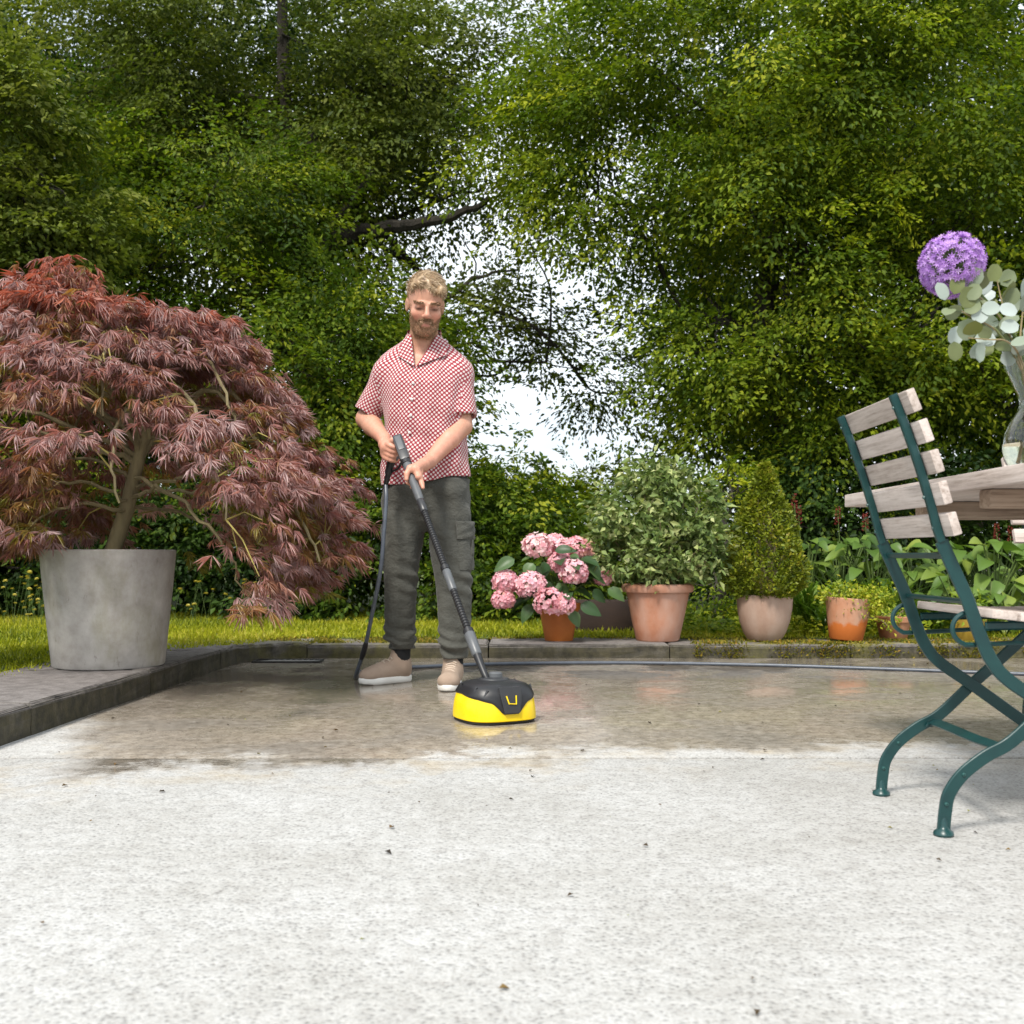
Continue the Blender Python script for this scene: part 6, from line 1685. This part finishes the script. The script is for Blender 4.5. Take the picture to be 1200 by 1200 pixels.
mb = MB(); mb.add(V, Fs); vis = mb.build('visor', M['dark_pl'], cover, TC, angle=30)
def vp(th, z): return wpt(th, shell_r(th, min(z, .12)) + .0122 + .004 * (z - .04) / .09, z)
mb = MB(); mb.add(*tube([vp(-.145, .098), vp(-.085, .072), vp(.105, .070), vp(.125, .098)], 0, sect=(.0045, .004), up=(0, -1, 0))); mb.build('bracket_mark', M['yellow'], vis, TC)
# grey turning knob on top
kc = TC + np.array([.004, .03, .136]); mb = MB(); mb.add(*lathe([(.001, .026), (.020, .026), (.0245, .022), (.026, .0)], 28, kc)); mb.build('pressure_knob', M['grey_pl'], cover, TC)
mb = MB(); mb.add(*lathe([(.001, .014), (.050, .012), (.058, .004), (.060, -.006)], 40, TC + [0, .01, .132])); mb.build('swivel_plate', M['dark_pl'], cover, TC)

# ---- lance: joint, ribbed tubes, couplings, gun
foot = np.array([LB[0], LB[1], LB[2]])
jt = TC + np.array([-.024, .012, .138])
def lpt(s): return LT + LD * s
LEN = float(np.linalg.norm(LB - LT))
lance = MB(); lance.add(*tube([lpt(on_lance(588)), lpt(LEN - .02)], .0085, 12)); lance_o = lance.build('lance_tube', M['dark_pl'], tool, TC)
def sleeve(p0, p1, r, mat, name, taper=1.0, n=14):
    a, b = lpt(on_lance(p0)), lpt(on_lance(p1)); mb = MB(); q = [a, a + (b - a) * .06, a + (b - a) * .5, a + (b - a) * .94, b]; mb.add(*tube(q, [r * .82, r, r * (1 + taper) / 2, r * taper, r * taper * .82], n)); return mb.build(name, mat, lance_o, TC)
# twisted-looking ribbed covers: each a run of rings
for p0, p1 in ((600, 668), (692, 742)):
    a, b = on_lance(p0), on_lance(p1); k = int((b - a) / .0125); mb = MB()
    q = []; rr = []
    for i in range(k * 4 + 1):
        s = a + (b - a) * i / (k * 4); q.append(lpt(s)); rr.append(.0105 if i % 4 in (0, 1) else .0138)
    mb.add(*tube(q, rr, 14)); mb.build('ribbed_cover', M['black_pl'], lance_o, TC, angle=25)
sleeve(586, 600, .0165, M['dark_pl'], 'coupling'); sleeve(668, 692, .0165, M['grey_pl'], 'coupling', .95); sleeve(742, 768, .0205, M['grey_pl'], 'coupling', .9)
sleeve(664, 669, .018, M['black_pl'], 'coupling_ring'); sleeve(738, 744, .0195, M['black_pl'], 'coupling_ring')
mb = MB(); a = lpt(on_lance(766)); mb.add(*tube(spline([a, lpt(on_lance(776)), jt * .4 + lpt(LEN) * .6, jt], 5), np.interp(np.linspace(0, 1, 16), [0, .5, 1], [.0155, .013, .0105]), 12)); mb.build('swivel_joint', M['black_pl'], lance_o, TC)
# gun: barrel, body, grip, trigger, guard
s1 = on_lance(588)
mb = MB(); q = [lpt(.10 + (s1 - .10) * t) for t in (0, .1, .5, .9, 1)]; mb.add(*tube(q, [.019, .0185, .0175, .0172, .015], 16)); barrel = mb.build('gun_barrel', M['grey_pl'], tool, TC)
gd, gs, gu = frame(LD, (0, -1, .3))
mb = MB(); Rm = np.stack([gs, gd, gu], 1); mb.add(*box(lpt(.055), (.044, .155, .046), Rm, .012)); gun = mb.build('gun_body', M['dark_pl'], tool, TC)
mb = MB(); mb.add(*box(lpt(.035) + gu * .0225, (.026, .085, .007), Rm, .003)); mb.build('gun_inlay', M['grey_pl'], gun, TC)
mb = MB(); mb.add(*tube([lpt(.128), lpt(.150)], .0215, 16)); mb.build('collar_ring', M['black_pl'], gun, TC)
gdir = nrm(GR1 - GR0); mb = MB(); mb.add(*tube(spline([GR0 + LD * .01 - gdir * .004, GR0 * .6 + GR1 * .4, GR1 + gdir * .015], 4), [.0165] * 9, 12)); grip = mb.build('grip', M['black_pl'], gun, TC)
gp = GR1 + gdir * .012
mb = MB(); mb.add(*tube(spline([lpt(.085) - gs * .0 - gu * .012, (lpt(.10) + gp) / 2 + np.array([.012, -.012, -.012]), gp + np.array([.014, -.006, .004])], 6), .0052, 8)); mb.build('trigger_guard', M['black_pl'], gun, TC)
mb = MB(); mb.add(*tube(spline([lpt(.055) - gu * .02, (lpt(.06) + GR1) / 2 + np.array([.010, -.004, .010]), GR1 + np.array([.016, -.008, .022])], 5), 0, sect=(.012, .006), up=(0, 1, 0))); mb.build('trigger', M['grey_pl'], gun, TC)
mb = MB(); mb.add(*tube([gp, gp + gdir * .035, gp + gdir * .06], [.0125, .0125, .009], 12)); mb.build('hose_nut', M['black_pl'], grip, TC)

# ---- hose: down his side, touches the patio, runs on behind his feet to the right
hs = gp + gdir * .055
def gpt(px, py, z=.0085):
    Y = (CAMH - z) * F / (py - 650.0); return np.array([(px - 600) / F * Y, Y, z])
pts = [hs, P(452.5, 585, 4.72), P(450, 622, 4.70), P(446, 668, 4.72), P(437, 715, 4.80), P(428, 757, 4.90), gpt(417, 792, .022), gpt(421, 788), gpt(445, 783.5), gpt(490, 781.5), gpt(560, 778.5), gpt(650, 777), gpt(760, 777), gpt(900, 779.5), gpt(1040, 784), gpt(1150, 788), gpt(1260, 792), gpt(1400, 797)]
ho = MB(); q = spline(pts, 8); q[48:, 2] = np.maximum(q[48:, 2], .0085); ho.add(*tube(q, .0088, 10))
M['hose'] = plain('grey_hose', (.085, .10, .125), (.06, .07, .09), 30, .35)
hose = empty('pressure_hose', (q[56][0], q[56][1], 0), 'dark grey pressure hose running from the gun down and across the wet patio', 'hose'); ho.build('hose_line', M['hose'], hose, np.array([q[56][0], q[56][1], 0]))
mb = MB(); i0 = 39; mb.add(*tube(q[i0:i0 + 5], [.009, .0125, .0125, .0125, .009], 10)); mb.build('hose_sleeve', M['black_pl'], hose, np.array([q[56][0], q[56][1], 0]))
